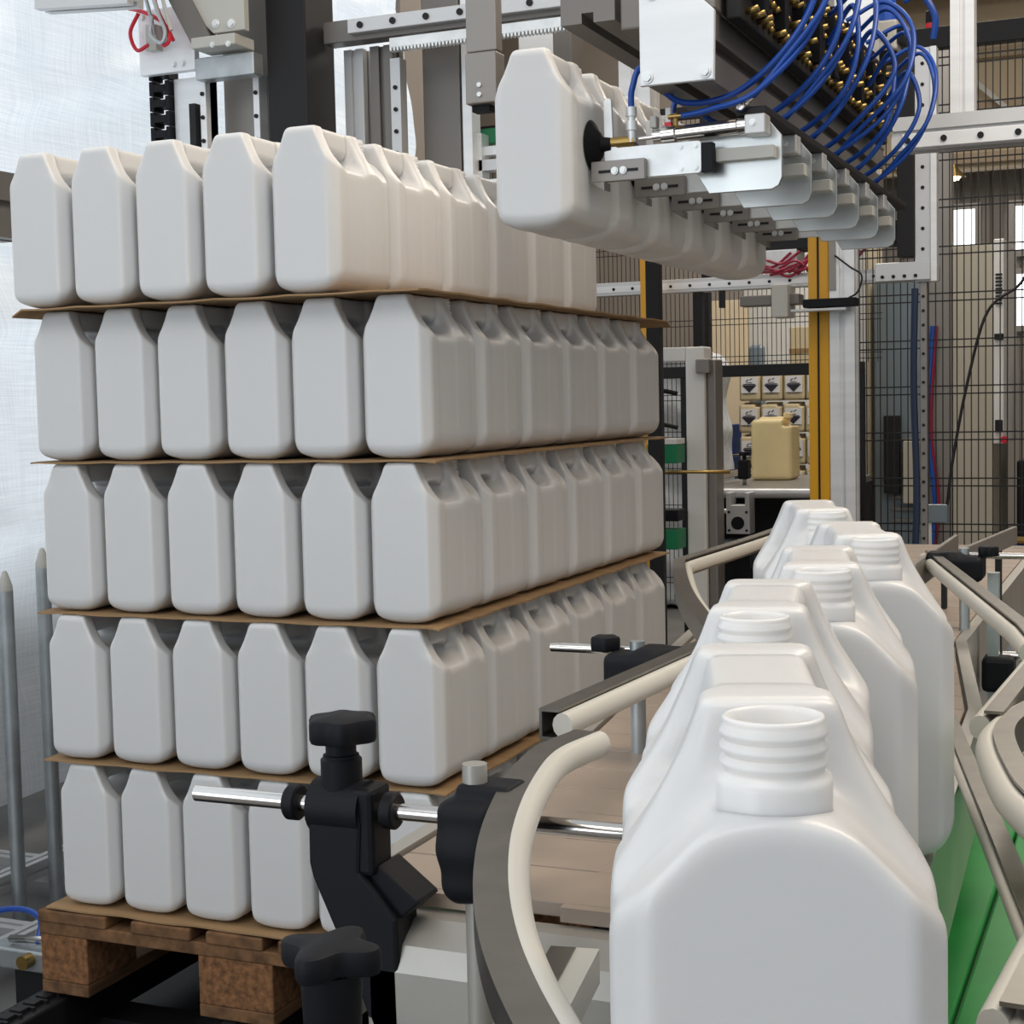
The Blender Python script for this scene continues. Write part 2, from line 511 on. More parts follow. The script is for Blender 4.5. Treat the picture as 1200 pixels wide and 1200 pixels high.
# tarpaulin along the left side, daylight comes through it
bm = bmesh.new(); NY, NZ = 230, 140; grid = []
for i in range(NY + 1):
    row = []
    y = -4.4 + 8.1 * i / NY
    for j in range(NZ + 1):
        z = FZ + .12 + 4.4 * j / NZ
        dx = .030 * math.sin(2.1 * y + 1.3 * z) + .022 * math.sin(5.3 * z - 2.2 * y + .8 * math.sin(3 * y)) \
            + .010 * math.sin(9 * y + 4 * z + 2 * math.sin(2.3 * z)) + .007 * math.sin(17 * z + 5 * y + 1.5 * math.sin(6 * y)) \
            + .004 * math.sin(31 * z - 11 * y + 2 * math.sin(4 * z))
        q1 = z - .16 * y - .9; q2 = z + .10 * y - 1.55 + .05 * math.sin(3 * y); q3 = z - .05 * y - .45 + .04 * math.sin(4 * y)
        dx += .050 * math.exp(-abs(q1) * 14) - .045 * math.exp(-abs(q2) * 20) + .042 * math.exp(-abs(q3) * 16) \
            + .020 * math.exp(-abs(z - .35 * y - 1.25) * 22) - .018 * math.exp(-abs(z - .02 + .2 * y) * 25)
        row.append(bm.verts.new((-1.85 + dx, y, z)))
    grid.append(row)
for i in range(NY):
    for j in range(NZ):
        f = bm.faces.new((grid[i][j], grid[i + 1][j], grid[i + 1][j + 1], grid[i][j + 1])); f.smooth = True
tarp = link_mesh('tarpaulin', mesh_from(bm, 'tarpaulin'), M['tarp'])
tag(tarp, 'large wrinkled white woven plastic sheet hanging behind the stack at the left', 'tarpaulin')

MB().box(-1.98, -1.90, 3.72, 4.4, FZ, 4.3).box(-6.0, -1.98, 4.32, 4.4, FZ, 4.3).finish('wall_side', M['partition'])['kind'] = 'structure'

# ------------------------------------------------------------------ pallet conveyor, pallet, sheets, stack
pc = thing('chain_conveyor', (-.4, .4, FZ), 'black low chain conveyor under the wooden pallet', 'conveyor')
for xa in (-.78, -.40, -.02):
    MB().box(xa - .035, xa + .035, -1.1, 1.6, -.24, -.166, .004).finish('rail', M['dark'], pc)
    lk = MB(); y = -1.08
    while y < 1.58:
        lk.box(xa - .012, xa + .012, y, y + .022, -.166, -.158).box(xa - .02, xa + .02, y + .024, y + .030, -.166, -.160); y += .034
    ob = lk.finish('chain', M['dark'], pc); ob['kind'] = 'stuff'
MB().box(-.98, .16, -1.4, 1.62, FZ, FZ + .006).finish('shade_plate', M['black'], pc)  # black sheet standing in for the deep shade under the pallet
for y in (-.9, .1, 1.2):
    MB().box(-.9, .1, y, y + .08, FZ, -.24).finish('crossbeam', M['dark'], pc)

pal = thing('wooden_pallet', (-.385, .6, -.156), 'worn brown wooden pallet carrying the tall stack of white canisters', 'pallet')
PZ = -.156
for xa, xb in ((-.790, -.645), (-.592, -.472), (-.440, -.330), (-.300, -.180), (-.125, .018)):
    MB().box(xa, xb, -.015, 1.205, -.028, -.0065, .003).finish('deck_board', M['wood'], pal)
for y in (-.012, .53, 1.06):
    MB().box(-.790, .018, y, y + .145, -.050, -.028, .002).finish('stringer_board', M['wood'], pal)
for xa, xb in ((-.790, -.690), (-.46, -.315), (-.09, .018)):
    for y in (-.010, .53, 1.06):
        MB().box(xa, xb, y, y + .14, -.134, -.050, .003).finish('block', M['chip'], pal)
    MB().box(xa, xb, -.010, 1.2, PZ, -.134, .002).finish('bottom_board', M['wood'], pal)


def sheet(zc, x0, x1, y0, y1, label, seed, droop=0.0):
    rnd = random.Random(seed); bm = bmesh.new(); nx, ny = 40, 50; T, Bt = [], []
    ph = [rnd.uniform(0, 6) for _ in range(3)]
    for i in range(nx + 1):
        a, b = [], []
        for j in range(ny + 1):
            x = x0 + (x1 - x0) * i / nx; y = y0 + (y1 - y0) * j / ny
            edge = max(0, (x0 + .02 - x) / .02, (y - (y1 - .02)) / .02)
            dz = -droop * min(1, edge) ** 2
            wob = .0018 * math.sin(23 * x + ph[0]) * (1 if (j == 0) else 0) + .0018 * math.sin(19 * y + ph[1]) * (1 if i == nx else 0)
            yy = y + (.002 * math.sin(31 * x + ph[2]) if j == 0 else 0); xx = x + (.002 * math.sin(27 * y + ph[1]) if i == nx else 0)
            a.append(bm.verts.new((xx, yy, zc + dz - abs(wob)))); b.append(bm.verts.new((xx, yy, zc - .0028 + dz - abs(wob))))
        T.append(a); Bt.append(b)
    for i in range(nx):
        for j in range(ny):
            bm.faces.new((T[i][j], T[i + 1][j], T[i + 1][j + 1], T[i][j + 1]))
            bm.faces.new((Bt[i][j], Bt[i][j + 1], Bt[i + 1][j + 1], Bt[i + 1][j]))
    for i in range(nx):
        bm.faces.new((Bt[i][0], Bt[i + 1][0], T[i + 1][0], T[i][0])); bm.faces.new((T[i][ny], T[i + 1][ny], Bt[i + 1][ny], Bt[i][ny]))
    for j in range(ny):
        bm.faces.new((T[0][j], T[0][j + 1], Bt[0][j + 1], Bt[0][j])); bm.faces.new((Bt[nx][j], Bt[nx][j + 1], T[nx][j + 1], T[nx][j]))
    o = link_mesh('cardboard_sheet', mesh_from(bm, 'cardboard_sheet'), M['card'])
    tag(o, label, 'cardboard sheet', 'cardboard sheets between the layers')


UX, UY, UZ = .1284, .1999, .26
SL = ['thin brown cardboard sheet lying on the pallet boards under the lowest canisters',
      'brown cardboard sheet between the lowest and the second layer of canisters',
      'brown cardboard sheet between the second and the middle layer of canisters',
      'brown cardboard sheet between the middle and the fourth layer of canisters',
      'brown cardboard sheet with a drooping left corner under the top layer of canisters']
for k in range(5):
    sheet(k * UZ - .0002, -6 * UX - (.004 if k != 4 else -.008), .003, (.002 if k != 4 else -.042) if k else -.010, 6 * UY + (.004 if k != 4 else .03), SL[k], 3 + k,
          droop=.0 if k != 4 else .012)

ORD = ['first', 'second', 'third', 'fourth', 'fifth', 'sixth']
LAY = ['lowest layer', 'second layer up', 'middle layer', 'fourth layer up', 'top layer']
SHX = [.010, .002, .0, -.004, -.004]
SHY = [.002, .0, .004, .0, -.045]
rnd = random.Random(11)
for k in range(5):
    cols = 6 if k < 4 else 5
    for i in range(cols):                          # i counts from the left
        for j in range(6):                         # j counts from the front
            if j > 1 and 0 < i < cols - 1: continue          # buried inside the stack
            x = (-6 + i + .5) * UX + SHX[k] + rnd.uniform(-.0015, .0015)
            y = (j + .5) * UY + SHY[k] + rnd.uniform(-.0006, .0006)
            if j == 0: pl = 'front row, %s from the left' % ORD[i] if i < cols - 1 else 'front right corner'
            elif i == cols - 1: pl = 'right side, %s back from the front' % ORD[j]
            elif j == 1: pl = 'second row, %s from the left' % ORD[i]
            else: pl = 'left side, %s back from the front' % ORD[j]
            place_can(x, y, k * UZ, math.pi + rnd.uniform(-.008, .008),
                      "white canister in the stack's %s, %s" % (LAY[k], pl), 'canisters stacked on the pallet')

# canisters held up by the gripper
GZ = 1.112
for j in range(6):
    place_can(.192, .038 + .2 * j, GZ, math.pi,
              'white canister hanging in the gripper row, %s' % (['nearest, with the big suction cup', 'second from the front', 'third from the front',
                                                                  'fourth from the front', 'fifth from the front', 'farthest'][j]), 'canisters held by the gripper')
# canisters coming along the conveyor
CLAB = ['largest white canister at the front of the conveyor queue, neck towards the viewer', 'second white canister in the conveyor queue, behind the largest one',
        'third white canister in the conveyor queue, in the middle', 'fourth white canister in the conveyor queue, farthest to the right',
        'last white canister in the conveyor queue, beside the yellow post']
for j, (nx, ny, hx, hy) in enumerate(((.905, -1.604, .865, -1.469), (.838, -1.362, .812, -1.226), (.829, -1.146, .797, -1.004),
                                      (.824, -.920, .770, -.756), (.731, -.643, .672, -.468))):
    a = math.atan2(hx - nx, hy - ny)               # heading from neck to rear
    cx = nx + math.sin(a) * .0715; cy = ny + math.cos(a) * .0715
    place_can(cx, cy, .498, -a, CLAB[j], 'canisters queued on the conveyor')


# ------------------------------------------------------------------ near conveyor
def arc(pts, n=8):
    """smooth curve through points (Catmull-Rom)"""
    P = [Vector(p) for p in pts]; P = [P[0] * 2 - P[1]] + P + [P[-1] * 2 - P[-2]]; out = []
    for i in range(1, len(P) - 2):
        for k in range(n):
            t = k / n
            out.append(.5 * ((2 * P[i]) + (P[i + 1] - P[i - 1]) * t + (2 * P[i - 1] - 5 * P[i] + 4 * P[i + 1] - P[i + 2]) * t * t
                             + (3 * P[i] - P[i - 1] - 3 * P[i + 1] + P[i + 2]) * t ** 3))
    out.append(P[-2]); return out


cv = thing('plate_conveyor', (.65, .2, FZ), 'beige flat-top plate conveyor carrying the row of big white canisters', 'conveyor')


def belt_edges(y):
    L = np.interp(y, [-1.1, -.6, .2, 1.7], [.46, .46, .36, .36]); R = np.interp(y, [-1.1, -.3, .2, 1.7], [.855, .82, .745, .745]); return L, R


y = -1.1; k = 0
while y < 1.66:
    a, b = belt_edges(y + .002); c, d = belt_edges(y + .078)
    pl = MB()
    pl.prism([(a, y + .0012), (b, y + .0012), (d, y + .0788), (c, y + .0788)], 'z', .486, .4975, .0012)
    for q in range(3):                              # hinge tongues into the next plate
        xx = a + (b - a) * (.2 + .3 * q)
        pl.box(xx - .03, xx + .03, y - .008, y + .0012, .486, .4970)
    pl.finish('chain_plate', M['belt'], cv)
    y += .08; k += 1
sp = [belt_edges(t) for t in (-1.1, -.6, -.3, .2, 1.7)]
ys = (-1.1, -.6, -.3, .2, 1.7)
MB().sweep([(s[0] - .012, t, .445) for s, t in zip(sp, ys)], [(-.008, -.055), (.008, -.055), (.008, .055), (-.008, .055)]).finish('side_frame', M['panel'], cv)
MB().sweep([(s[1] + .012, t, .445) for s, t in zip(sp, ys)], [(-.008, -.055), (.008, -.055), (.008, .055), (-.008, .055)]).finish('side_frame', M['panel'], cv)
e = MB().prism([(-1.108, .36), (-1.108, .484), (-1.128, .484), (-1.150, .470), (-1.158, .452), (-1.158, .10), (-1.13, .10)], 'x', .492, .80, .004)
e.finish('end_cover', M['panel'], cv)
for xx in (.50, .80):
    MB().slotprofile((xx, -.5, FZ), (xx, -.5, .39), .02, up=(0, 1, 0)).finish('leg', M['alu'], cv)
for xx in (.40, .72):
    MB().slotprofile((xx, 1.3, FZ), (xx, 1.3, .39), .02, up=(0, 1, 0)).finish('leg', M['alu'], cv)

inf = thing('infeed_conveyor', (.87, -1.5, FZ), 'narrow conveyor end under the two nearest white canisters', 'conveyor')
for k in range(7):
    y = -1.74 + .08 * k
    xs = np.interp(y, [-1.72, -1.1], [.925, .82])
    MB().box(xs - .055, xs + .055, y + .001, y + .079, .486, .4975, .0012).finish('chain_plate', M['belt'], inf)
MB().prism([(.88, -1.72), (.97, -1.72), (.865, -1.165), (.775, -1.165)], 'z', .40, .485).finish('bed', M['panel'], inf)
MB().slotprofile((.92, -1.62, FZ), (.92, -1.62, .40), .02, up=(0, 1, 0)).finish('leg', M['alu'], inf)
MB().slotprofile((.845, -1.25, FZ), (.845, -1.25, .40), .02, up=(0, 1, 0)).finish('leg', M['alu'], inf)


def guide_rail(pts, z, side, label, cat='guide rail', sm=True, wst=.0075, hst=.014, rb=.0085, ends=False, root=None):
    """steel channel with a white slide bead on its inner side (side +1: to the right of travel)"""
    path = [(p[0], p[1], z if len(p) < 3 else p[2]) for p in pts]
    path = arc(path, 7) if sm else [Vector(p) for p in path]
    r = thing('guide_rail', path[0], label, cat, 'conveyor guide rails') if root is None else root
    t = .0025
    sect = [(-wst, -hst), (wst, -hst), (wst, -hst + t), (-wst + t, -hst + t), (-wst + t, hst - t), (wst, hst - t), (wst, hst), (-wst, hst)]
    sect = [(a * side, b) for a, b in sect]
    smooth_curved(MB().sweep(path, sect).finish('channel', M['steel'], r), 30)
    n = 12; off = (wst + rb * .35) * side
    bs = [(off + rb * math.cos(2 * math.pi * i / n), rb * 1.15 * math.sin(2 * math.pi * i / n)) for i in range(n)]
    smooth_curved(MB().sweep(path, bs).finish('slide_bead', M['pe_bead'], r), 50)
    return r


guide_rail([(.618, -1.022), (.611, -1.094), (.630, -1.191), (.660, -1.292), (.694, -1.380), (.730, -1.456), (.768, -1.522), (.82, -1.60)][::-1], .60, 1,
           'curved steel guide rail with white bead sweeping past the nearest canister', wst=.0095, hst=.0095, rb=.009)
guide_rail([(.566, -.968), (.592, -.589), (.598, -.50)], .60, 1, 'straight steel guide rail with white bead and open square end, left of the canister queue', sm=False, wst=.009, hst=.013, rb=.009)
guide_rail([(.574, -.50), (.45, -.18), (.345, .14), (.334, .20), (.335, .26), (.35, .63), (.352, 1.2)], .60, 1, 'bent steel guide rail with white bead behind the straight rail', wst=.009)
guide_rail([(.915, -.50), (.892, -.388), (.687, .389)], .60, -1, 'straight guide rail with white bead running down to the right edge', sm=False)
guide_rail([(.909, -.880), (.924, -.585), (.94, -.3)], .60, -1, 'short guide rail stub above the curled rail at the right edge', sm=False)
guide_rail([(1.03, -1.27), (.985, -1.190), (.964, -1.140), (.946, -1.080), (.924, -.960), (.926, -.885), (.944, -.80), (.975, -.72)], .60, -1, 'curled guide rail with thick white bead at the right edge', rb=.0095)
guide_rail([(1.015, -1.35), (.80, -.33), (.76, -.14)], .50, -1, 'low slanting guide rail above the green sheet', sm=False, hst=.010, rb=.005)
guide_rail([(.967, -1.370), (.981, -1.195), (.990, -1.06)], .555, -1, 'lowest straight rail end with white bead at the right edge', sm=False)
guide_rail([(1.002, -1.46), (.985, -1.41), (.979, -1.36), (.984, -1.31), (.998, -1.255)], .55, -1, 'small curled rail end in the lower right corner')
gp = thing('corner_guide', (.71, -1.30, .49), 'short stub of guide with white pad beside the nearest canister', 'guide rail')
MB().sweep([(.706, -1.345, .512), (.690, -1.252, .512)], [(-.012, -.010), (.004, -.010), (.004, .012), (-.012, .012)]).finish('channel', M['steel'], gp)
MB().sweep([(.718, -1.352, .512), (.701, -1.248, .512)], [(-.008, -.011), (.007, -.011), (.007, .011), (-.008, .011)]).finish('slide_bead', M['pe_bead'], gp)
MB().cyl((.688, -1.30, .512), (.672, -1.30, .512), .005, 8).finish('bolt', M['dark'], gp)
MB().box(.690, .700, -1.29, -1.27, .42, .505).finish('bracket', M['steel'], gp)


def star(r, n, amp, c, z0, z1, bev, flat=1.0):
    pts = []
    for i in range(72):
        a = 2 * math.pi * i / 72 + .35
        rr = r * (1 - amp + amp * math.cos(n * a))
        pts.append((c[0] + rr * math.cos(a), c[1] + rr * math.sin(a)))
    return MB().prism(pts, 'z', z0, z1, bev)


# clamp with rod
cl = thing('rod_clamp', (.47, -1.14, .25), 'black plastic bracket with lobed hand knob clamping a polished steel rod', 'clamp')
pp = [(381, 924), (440, 924), (446, 959), (443, 1015), (486, 1067), (488, 1200), (492, 1330), (462, 1330), (452, 1200), (430, 1138), (409, 1086), (384, 1027), (380, 1009)]
MB().prism([(.467 + (a - 410) / 1470, .567 - (b - 945) / 1604) for a, b in pp], 'y', -1.158, -1.122, .003).finish('bracket', M['black'], cl)
MB().prism([(.467 + (a - 410) / 1470, .567 - (b - 945) / 1604) for a, b in ((438, 1020), (461, 1008), (506, 1045), (508, 1049), (486, 1070))], 'y', -1.150, -1.116, .002).finish('flange', M['black'], cl)
MB().box(.482, .500, -1.156, -1.124, .520, .585, .004).finish('jaw', M['black'], cl)
smooth_curved(MB().cyl((.446, -1.14, .567), (.489, -1.14, .567), .021, 28).finish('clamp_head', M['black'], cl))
smooth_curved(MB().lathe([(.0, .58), (.0155, .58), (.0155, .603), (.0135, .605), (.0135, .6065), (.0115, .607), (.0115, .622), (0, .622)], (.467, -1.14, 0), n=24).finish('knob_stem', M['black'], cl))
smooth_curved(star(.0275, 6, .075, (.469, -1.14), .6165, .6355, .004).finish('hand_knob', M['black'], cl))
smooth_curved(MB().cyl((.338, -1.141, .567), (.70, -1.141, .567), .0063, 24).finish('rod', M['chrome'], cl))
for xx in (.421, .503):
    c = MB().lathe([(.0064, 0), (.012, 0), (.0135, .0015), (.0135, .0095), (.012, .011), (.0064, .011)], (xx, -1.141, .567), (1, 0, 0), n=28)
    smooth_curved(c.finish('collar', M['black'], cl))

# lobed clamp holding the curved rail on a grey post
pcx, pcy = .606, -1.205
ck = thing('post_clamp', (pcx, pcy, .25), 'rounded black clamp on a grey upright post, gripping the curved guide rail', 'clamp')


def lobe(X, Y, Z):
    a = rbox(X, Y, Z, (pcx, pcy, .580), (.022, .022, .022), .010)
    b = rbox(X, Y, Z, (pcx - .001, pcy - .004, .556), (.020, .020, .026), .015)
    c = rbox(X, Y, Z, (pcx + .010, pcy + .004, .602), (.020, .016, .0095), .004)
    cut = .45 * (X - pcx) - .89 * (Z - .531)
    return smax(smin(smin(a, b, .010), c, .006), cut - .004, .01)


link_mesh('clamp_body', sdf_mesh('clamp_body', lobe, (pcx - .04, pcy - .04, .50), (pcx + .06, pcy + .04, .632), .0022), M['black'], ck)
smooth_curved(MB().cyl((pcx, pcy, .22), (pcx, pcy, .624), .0085, 20).finish('post', M['panel'], ck), 40)
MB().box(pcx - .05, pcx + .05, pcy - .02, pcy + .02, .20, .23).finish('foot', M['dark'], ck)

# star knob in the lower foreground
sk = thing('star_knob', (.612, -1.414, .25), 'black four-armed star knob at the bottom edge, in front of the bracket', 'knob')
st = star(.0305, 4, .20, (.612, -1.414), .557, .573, .004)
smooth_curved(st.finish('star_head', M['black'], sk), 40)
smooth_curved(MB().lathe([(0, .522), (.0150, .522), (.0160, .524), (.0172, .557), (0, .557)], (.612, -1.414, 0), n=28).finish('hub', M['black'], sk))
smooth_curved(MB().lathe([(0, .25), (.014, .25), (.014, .521), (0, .521)], (.612, -1.414, 0), n=24).finish('stem', M['lightgrey'], sk))
MB().box(.585, .64, -1.44, -1.388, .235, .25).finish('foot', M['dark'], sk)


def rail_clamp(x, y, z, dx, label, post=True):
    r = thing('rail_clamp', (x, y, .2), label, 'clamp', 'black rail clamps')

    def f(X, Y, Z):
        a = rbox(X, Y, Z, (x, y, z), (.030, .030, .020), .010)
        b = rbox(X, Y, Z, (x + dx * .03, y, z + .012), (.026, .020, .012), .006)
        return smin(a, b, .012)
    link_mesh('clamp_body', sdf_mesh('clamp_body', f, (x - .07, y - .04, z - .03), (x + .07, y + .04, z + .035), .0035), M['black'], r)
    smooth_curved(MB().cyl((x, y, .2), (x, y, z + .03), .008, 16).finish('post', M['galv'], r))
    smooth_curved(MB().cyl((x - dx * .10, y + .01, z + .018), (x + dx * .02, y + .01, z + .018), .005, 14).finish('rod', M['chrome'], r))
    smooth_curved(star(.016, 5, .1, (x - dx * .035, y), z + .018, z + .034, .003).finish('hand_knob', M['black'], r))
    return r


rail_clamp(.528, -.62, .585, 1, 'black clamp on a steel post under the straight left guide rail')
rail_clamp(.748, .32, .595, -1, 'black clamp at the top end of the right guide rail')
rail_clamp(.345, .72, .56, 1, 'small black clamp behind the bent guide rail')

# things right of the queue
gs = thing('green_cover', (.9, -.4, .27), 'green painted metal covers under the rails at the lower right', 'cover')
MB().box(.70, .858, -1.05, .02, .285, .30, .003).finish('panel', M['green'], gs)
MB().box(.861, 1.25, -1.05, .16, .285, .30, .003).finish('panel', M['green'], gs)
for yy in (-.9, -.1):
    MB().box(.72, 1.2, yy, yy + .04, .25, .285).finish('bearer', M['dark'], gs)
    MB().box(.93, .97, yy, yy + .04, FZ, .25).finish('leg', M['dark'], gs)
fr = thing('conveyor_support', (.8, .3, FZ), 'dark metal support frame with cross bars between the queue and the right rail', 'frame')
MB().slotprofile((.80, .09, .32), (1.1, .09, .32), .02).finish('cross_bar', M['alu'], fr)
MB().slotprofile((.80, .30, .30), (1.1, .30, .30), .02).finish('cross_bar', M['alu'], fr)
MB().box(.780, .797, .34, .36, FZ, .585).finish('upright', M['galv'], fr)
MB().box(.772, .82, .325, .38, .40, .455, .008).finish('clamp_block', M['black'], fr)
smooth_curved(MB().cyl((.80, .37, .452), (1.1, .37, .452), .007, 14).finish('rod', M['chrome'], fr))
MB().box(.80, 1.12, .8, .86, .1, .16).finish('beam', M['dark'], fr)
MB().box(1.08, 1.14, .05, .9, FZ, .24).finish('side_plate', M['dark'], fr)
MB().sweep([(.79, .30, .30), (.95, .75, .47)], [(-.012, -.012), (.012, -.012), (.012, .012), (-.012, .012)]).finish('brace', M['galv'], fr)
fl = thing('deflector_plates', (.72, 1.0, .49), 'two grey steel deflector strips at the far end of the conveyor', 'guide rail')
MB().prism([(.684, .20), (.692, .20), (.694, .70), (.686, .70)], 'z', .570, .612, .002).finish('strip', M['grey_steel'], fl)
MB().prism([(.738, .36), (.746, .36), (.788, .77), (.780, .77)], 'z', .590, .622, .002).finish('strip', M['grey_steel'], fl)
MB().box(.683, .691, .55, .57, .498, .571).finish('foot', M['dark'], fl)
MB().box(.764, .774, .62, .64, .40, .591).finish('foot', M['dark'], fl)
MB().cyl((.70, 1.66, .515), (1.4, 1.66, .515), .008, 12).finish('rod', M['brass'], fl)

# ------------------------------------------------------------------ posts and low frames at the left
for (x, y, zt, lab) in ((-1.345, .575, .515, 'left galvanised post with a pointed plastic tip beside the stack'), (-1.335, .69, .555, 'taller galvanised post with a pointed tip, nearest the stack')):
    p = thing('pointed_post', (x, y, FZ), lab, 'post', 'pointed posts left of the stack')
    smooth_curved(MB().cyl((x, y, FZ), (x, y, zt - .045), .0165, 20).finish('tube', M['galv'], p))
    smooth_curved(MB().lathe([(0, zt - .047), (.016, zt - .047), (.016, zt - .035), (.006, zt - .004), (.003, zt), (0, zt)], (x, y, 0), n=20).finish('tip', M['lightgrey'], p), 50)
lf = thing('floor_frame', (-1.45, .6, FZ), 'low aluminium floor frame at the foot of the pointed posts', 'frame')
MB().slotprofile((-1.9, .42, -.25), (-1.13, .42, -.25), .025).finish('rail', M['alu'], lf)
MB().slotprofile((-1.9, .78, -.23), (-1.13, .78, -.23), .025).finish('rail', M['alu'], lf)
MB().slotprofile((-1.40, -.2, -.20), (-1.40, 1.2, -.20), .02).finish('rail', M['alu'], lf)
MB().slotprofile((-1.17, -.2, -.24), (-1.17, 1.3, -.24), .02).finish('rail', M['alu'], lf)
pu = thing('stop_cylinder', (-.98, .18, FZ), 'small pneumatic stop with blue hose beside the pallet corner', 'actuator')
MB().box(-1.06, -.86, .15, .20, -.20, -.16, .004).finish('body', M['galv'], pu)
MB().box(-1.0, -.9, .16, .19, FZ, -.20).finish('foot', M['dark'], pu)
smooth_curved(MB().cyl((-.955, .15, -.175), (-.955, .128, -.175), .014, 16).finish('nut', M['brass'], pu))
smooth_curved(MB().tube(arc([(-.95, .17, -.15), (-.97, .2, -.11), (-1.06, .22, -.11), (-1.2, .2, -.15)]), .006, 8).finish('hose', M['hose'], pu))
MB().cyl((-1.02, .175, -.15), (-.86, .175, -.135), .008, 10).finish('rod', M['chrome'], pu)
lb = thing('guard_beam', (-1.30, .3, FZ), 'grey aluminium guard beam cut off by the left edge', 'beam')
MB().slotprofile((-1.30, -.4, 1.31), (-1.30, .61, 1.31), .04, .07).finish('beam', M['dark_alu'], lb)
MB().box(-1.34, -1.26, -.42, -.34, FZ, 1.24).finish('upright', M['dark_alu'], lb)

# ------------------------------------------------------------------ lift column behind the stack (upper left)
lc = thing('lift_column', (-1.4, 1.7, FZ), 'dark lift column with bright linear rails and carriage behind the stack', 'column')
MB().box(-1.265, -1.14, 1.62, 1.78, FZ, 3.0, .004).finish('column', M['dark'], lc)
MB().box(-1.46, -1.265, 1.70, 1.78, FZ, 3.0, .003).finish('back_plate', M['grey_steel'], lc)
MB().box(-1.575, -1.455, 1.62, 1.66, FZ, 1.80, .003).finish('cover_plate', M['bright_alu'], lc)
r_ = MB().box(-1.335, -1.315, 1.655, 1.70, FZ, 1.80, .002); r_.finish('linear_rail', M['bright_alu'], lc)
MB().box(-1.475, -1.455, 1.60, 1.66, FZ, 1.80, .002).finish('linear_rail', M['bright_alu'], lc)
for zz in np.arange(1.42, 1.80, .065):
    MB().cyl((-1.325, 1.654, zz), (-1.325, 1.65, zz), .006, 10).finish('rail_bolt', M['dark'], lc)
    MB().cyl((-1.465, 1.599, zz), (-1.465, 1.595, zz), .006, 10).finish('rail_bolt', M['dark'], lc)
MB().box(-1.505, -1.485, 1.59, 1.62, 1.50, 1.72).finish('slot', M['dark'], lc)
ch = thing('cable_chain', (-1.61, 1.62, 1.2), 'black cable chain hanging left of the bright lift rails', 'cable chain')
for k in range(14):
    z = 1.24 + .043 * k
    MB().box(-1.645, -1.63, 1.60, 1.65, z, z + .040, .002).box(-1.592, -1.577, 1.60, 1.65, z, z + .040, .002).box(-1.63, -1.592, 1.60, 1.65, z + .010, z + .030).finish('link', M['black'], ch)
ca = thing('lift_carriage', (-1.45, 1.58, 1.78), 'bright aluminium lift carriage plate with loose red and grey cables', 'carriage')
MB().box(-1.645, -1.46, 1.56, 1.585, 1.805, 1.985, .003).finish('plate', M['bright_alu'], ca)
MB().box(-1.46, -1.27, 1.56, 1.61, 1.775, 1.835, .003).finish('plate', M['galv'], ca)
MB().box(-1.43, -1.29, 1.50, 1.60, 1.845, 1.875, .003).finish('bearing_block', M['lightgrey'], ca)
MB().prism([(-1.62, 2.16), (-1.60, 2.30), (-1.27, 2.30), (-1.27, 1.885), (-1.37, 1.885), (-1.47, 1.98)], 'y', 1.52, 1.545, .002).finish('gusset', M['lightgrey'], ca)
MB().sweep([(-1.56, 1.53, 2.15), (-1.40, 1.53, 1.86)], [(-.03, -.02), (.03, -.02), (.03, .02), (-.03, .02)], up=(0, 1, 0)).finish('arm', M['dark_alu'], ca)
for (x, z) in ((-1.36, 1.91), (-1.31, 1.905)):
    MB().hexbolt((x, 1.52, z), (0, -1, 0), .009, .008).finish('bolt', M['zinc'], ca)
for (x, z) in ((-1.53, 1.825), (-1.50, 1.825), (-1.63, 1.965)):
    MB().hexbolt((x, 1.56, z), (0, -1, 0), .007, .006).finish('bolt', M['zinc'], ca)
for (x, z) in ((-1.36, 1.838), (-1.31, 1.835)):
    MB().hexbolt((x, 1.50, z + .012), (0, -1, 0), .006, .005).finish('bolt', M['zinc'], ca)
MB().box(-1.60, -1.565, 1.53, 1.56, 1.865, 1.935, .002).finish('connector', M['lightgrey'], ca)
for k, (m_, pts) in enumerate((('red', [(-1.66, 1.54, 1.99), (-1.60, 1.53, 1.97), (-1.53, 1.52, 1.93), (-1.50, 1.52, 1.88)]),
                               ('red', [(-1.62, 1.53, 1.97), (-1.65, 1.53, 1.92), (-1.63, 1.53, 1.87), (-1.59, 1.53, 1.88)]),
                               ('red', [(-1.57, 1.52, 2.10), (-1.54, 1.50, 1.98), (-1.50, 1.50, 1.89), (-1.515, 1.50, 1.865), (-1.54, 1.51, 1.88)]),
                               ('galv', [(-1.58, 1.50, 2.1), (-1.53, 1.49, 1.96), (-1.505, 1.49, 1.90), (-1.52, 1.49, 1.87), (-1.56, 1.50, 1.90), (-1.56, 1.51, 1.95)]),
                               ('galv', [(-1.60, 1.52, 2.05), (-1.565, 1.51, 1.95), (-1.555, 1.51, 1.90)]),
                               ('lightgrey', [(-1.545, 1.50, 2.10), (-1.50, 1.49, 1.95), (-1.485, 1.49, 1.90)]))):
    smooth_curved(MB().tube(arc(pts, 8), .0055, 8).finish('cable', M[m_], ca))
hb = thing('overhead_beam', (-1.6, 1.3, 1.9), 'grey aluminium beam end at the top edge over the plastic sheet', 'beam')
MB().slotprofile((-1.76, 1.3, 1.975), (-1.46, 1.3, 1.955), .035).finish('beam', M['alu'], hb)
MB().slotprofile((-1.56, 1.3, 1.99), (-1.56, 1.3, 3.0), .03, up=(0, 1, 0)).finish('hanger', M['alu'], hb)

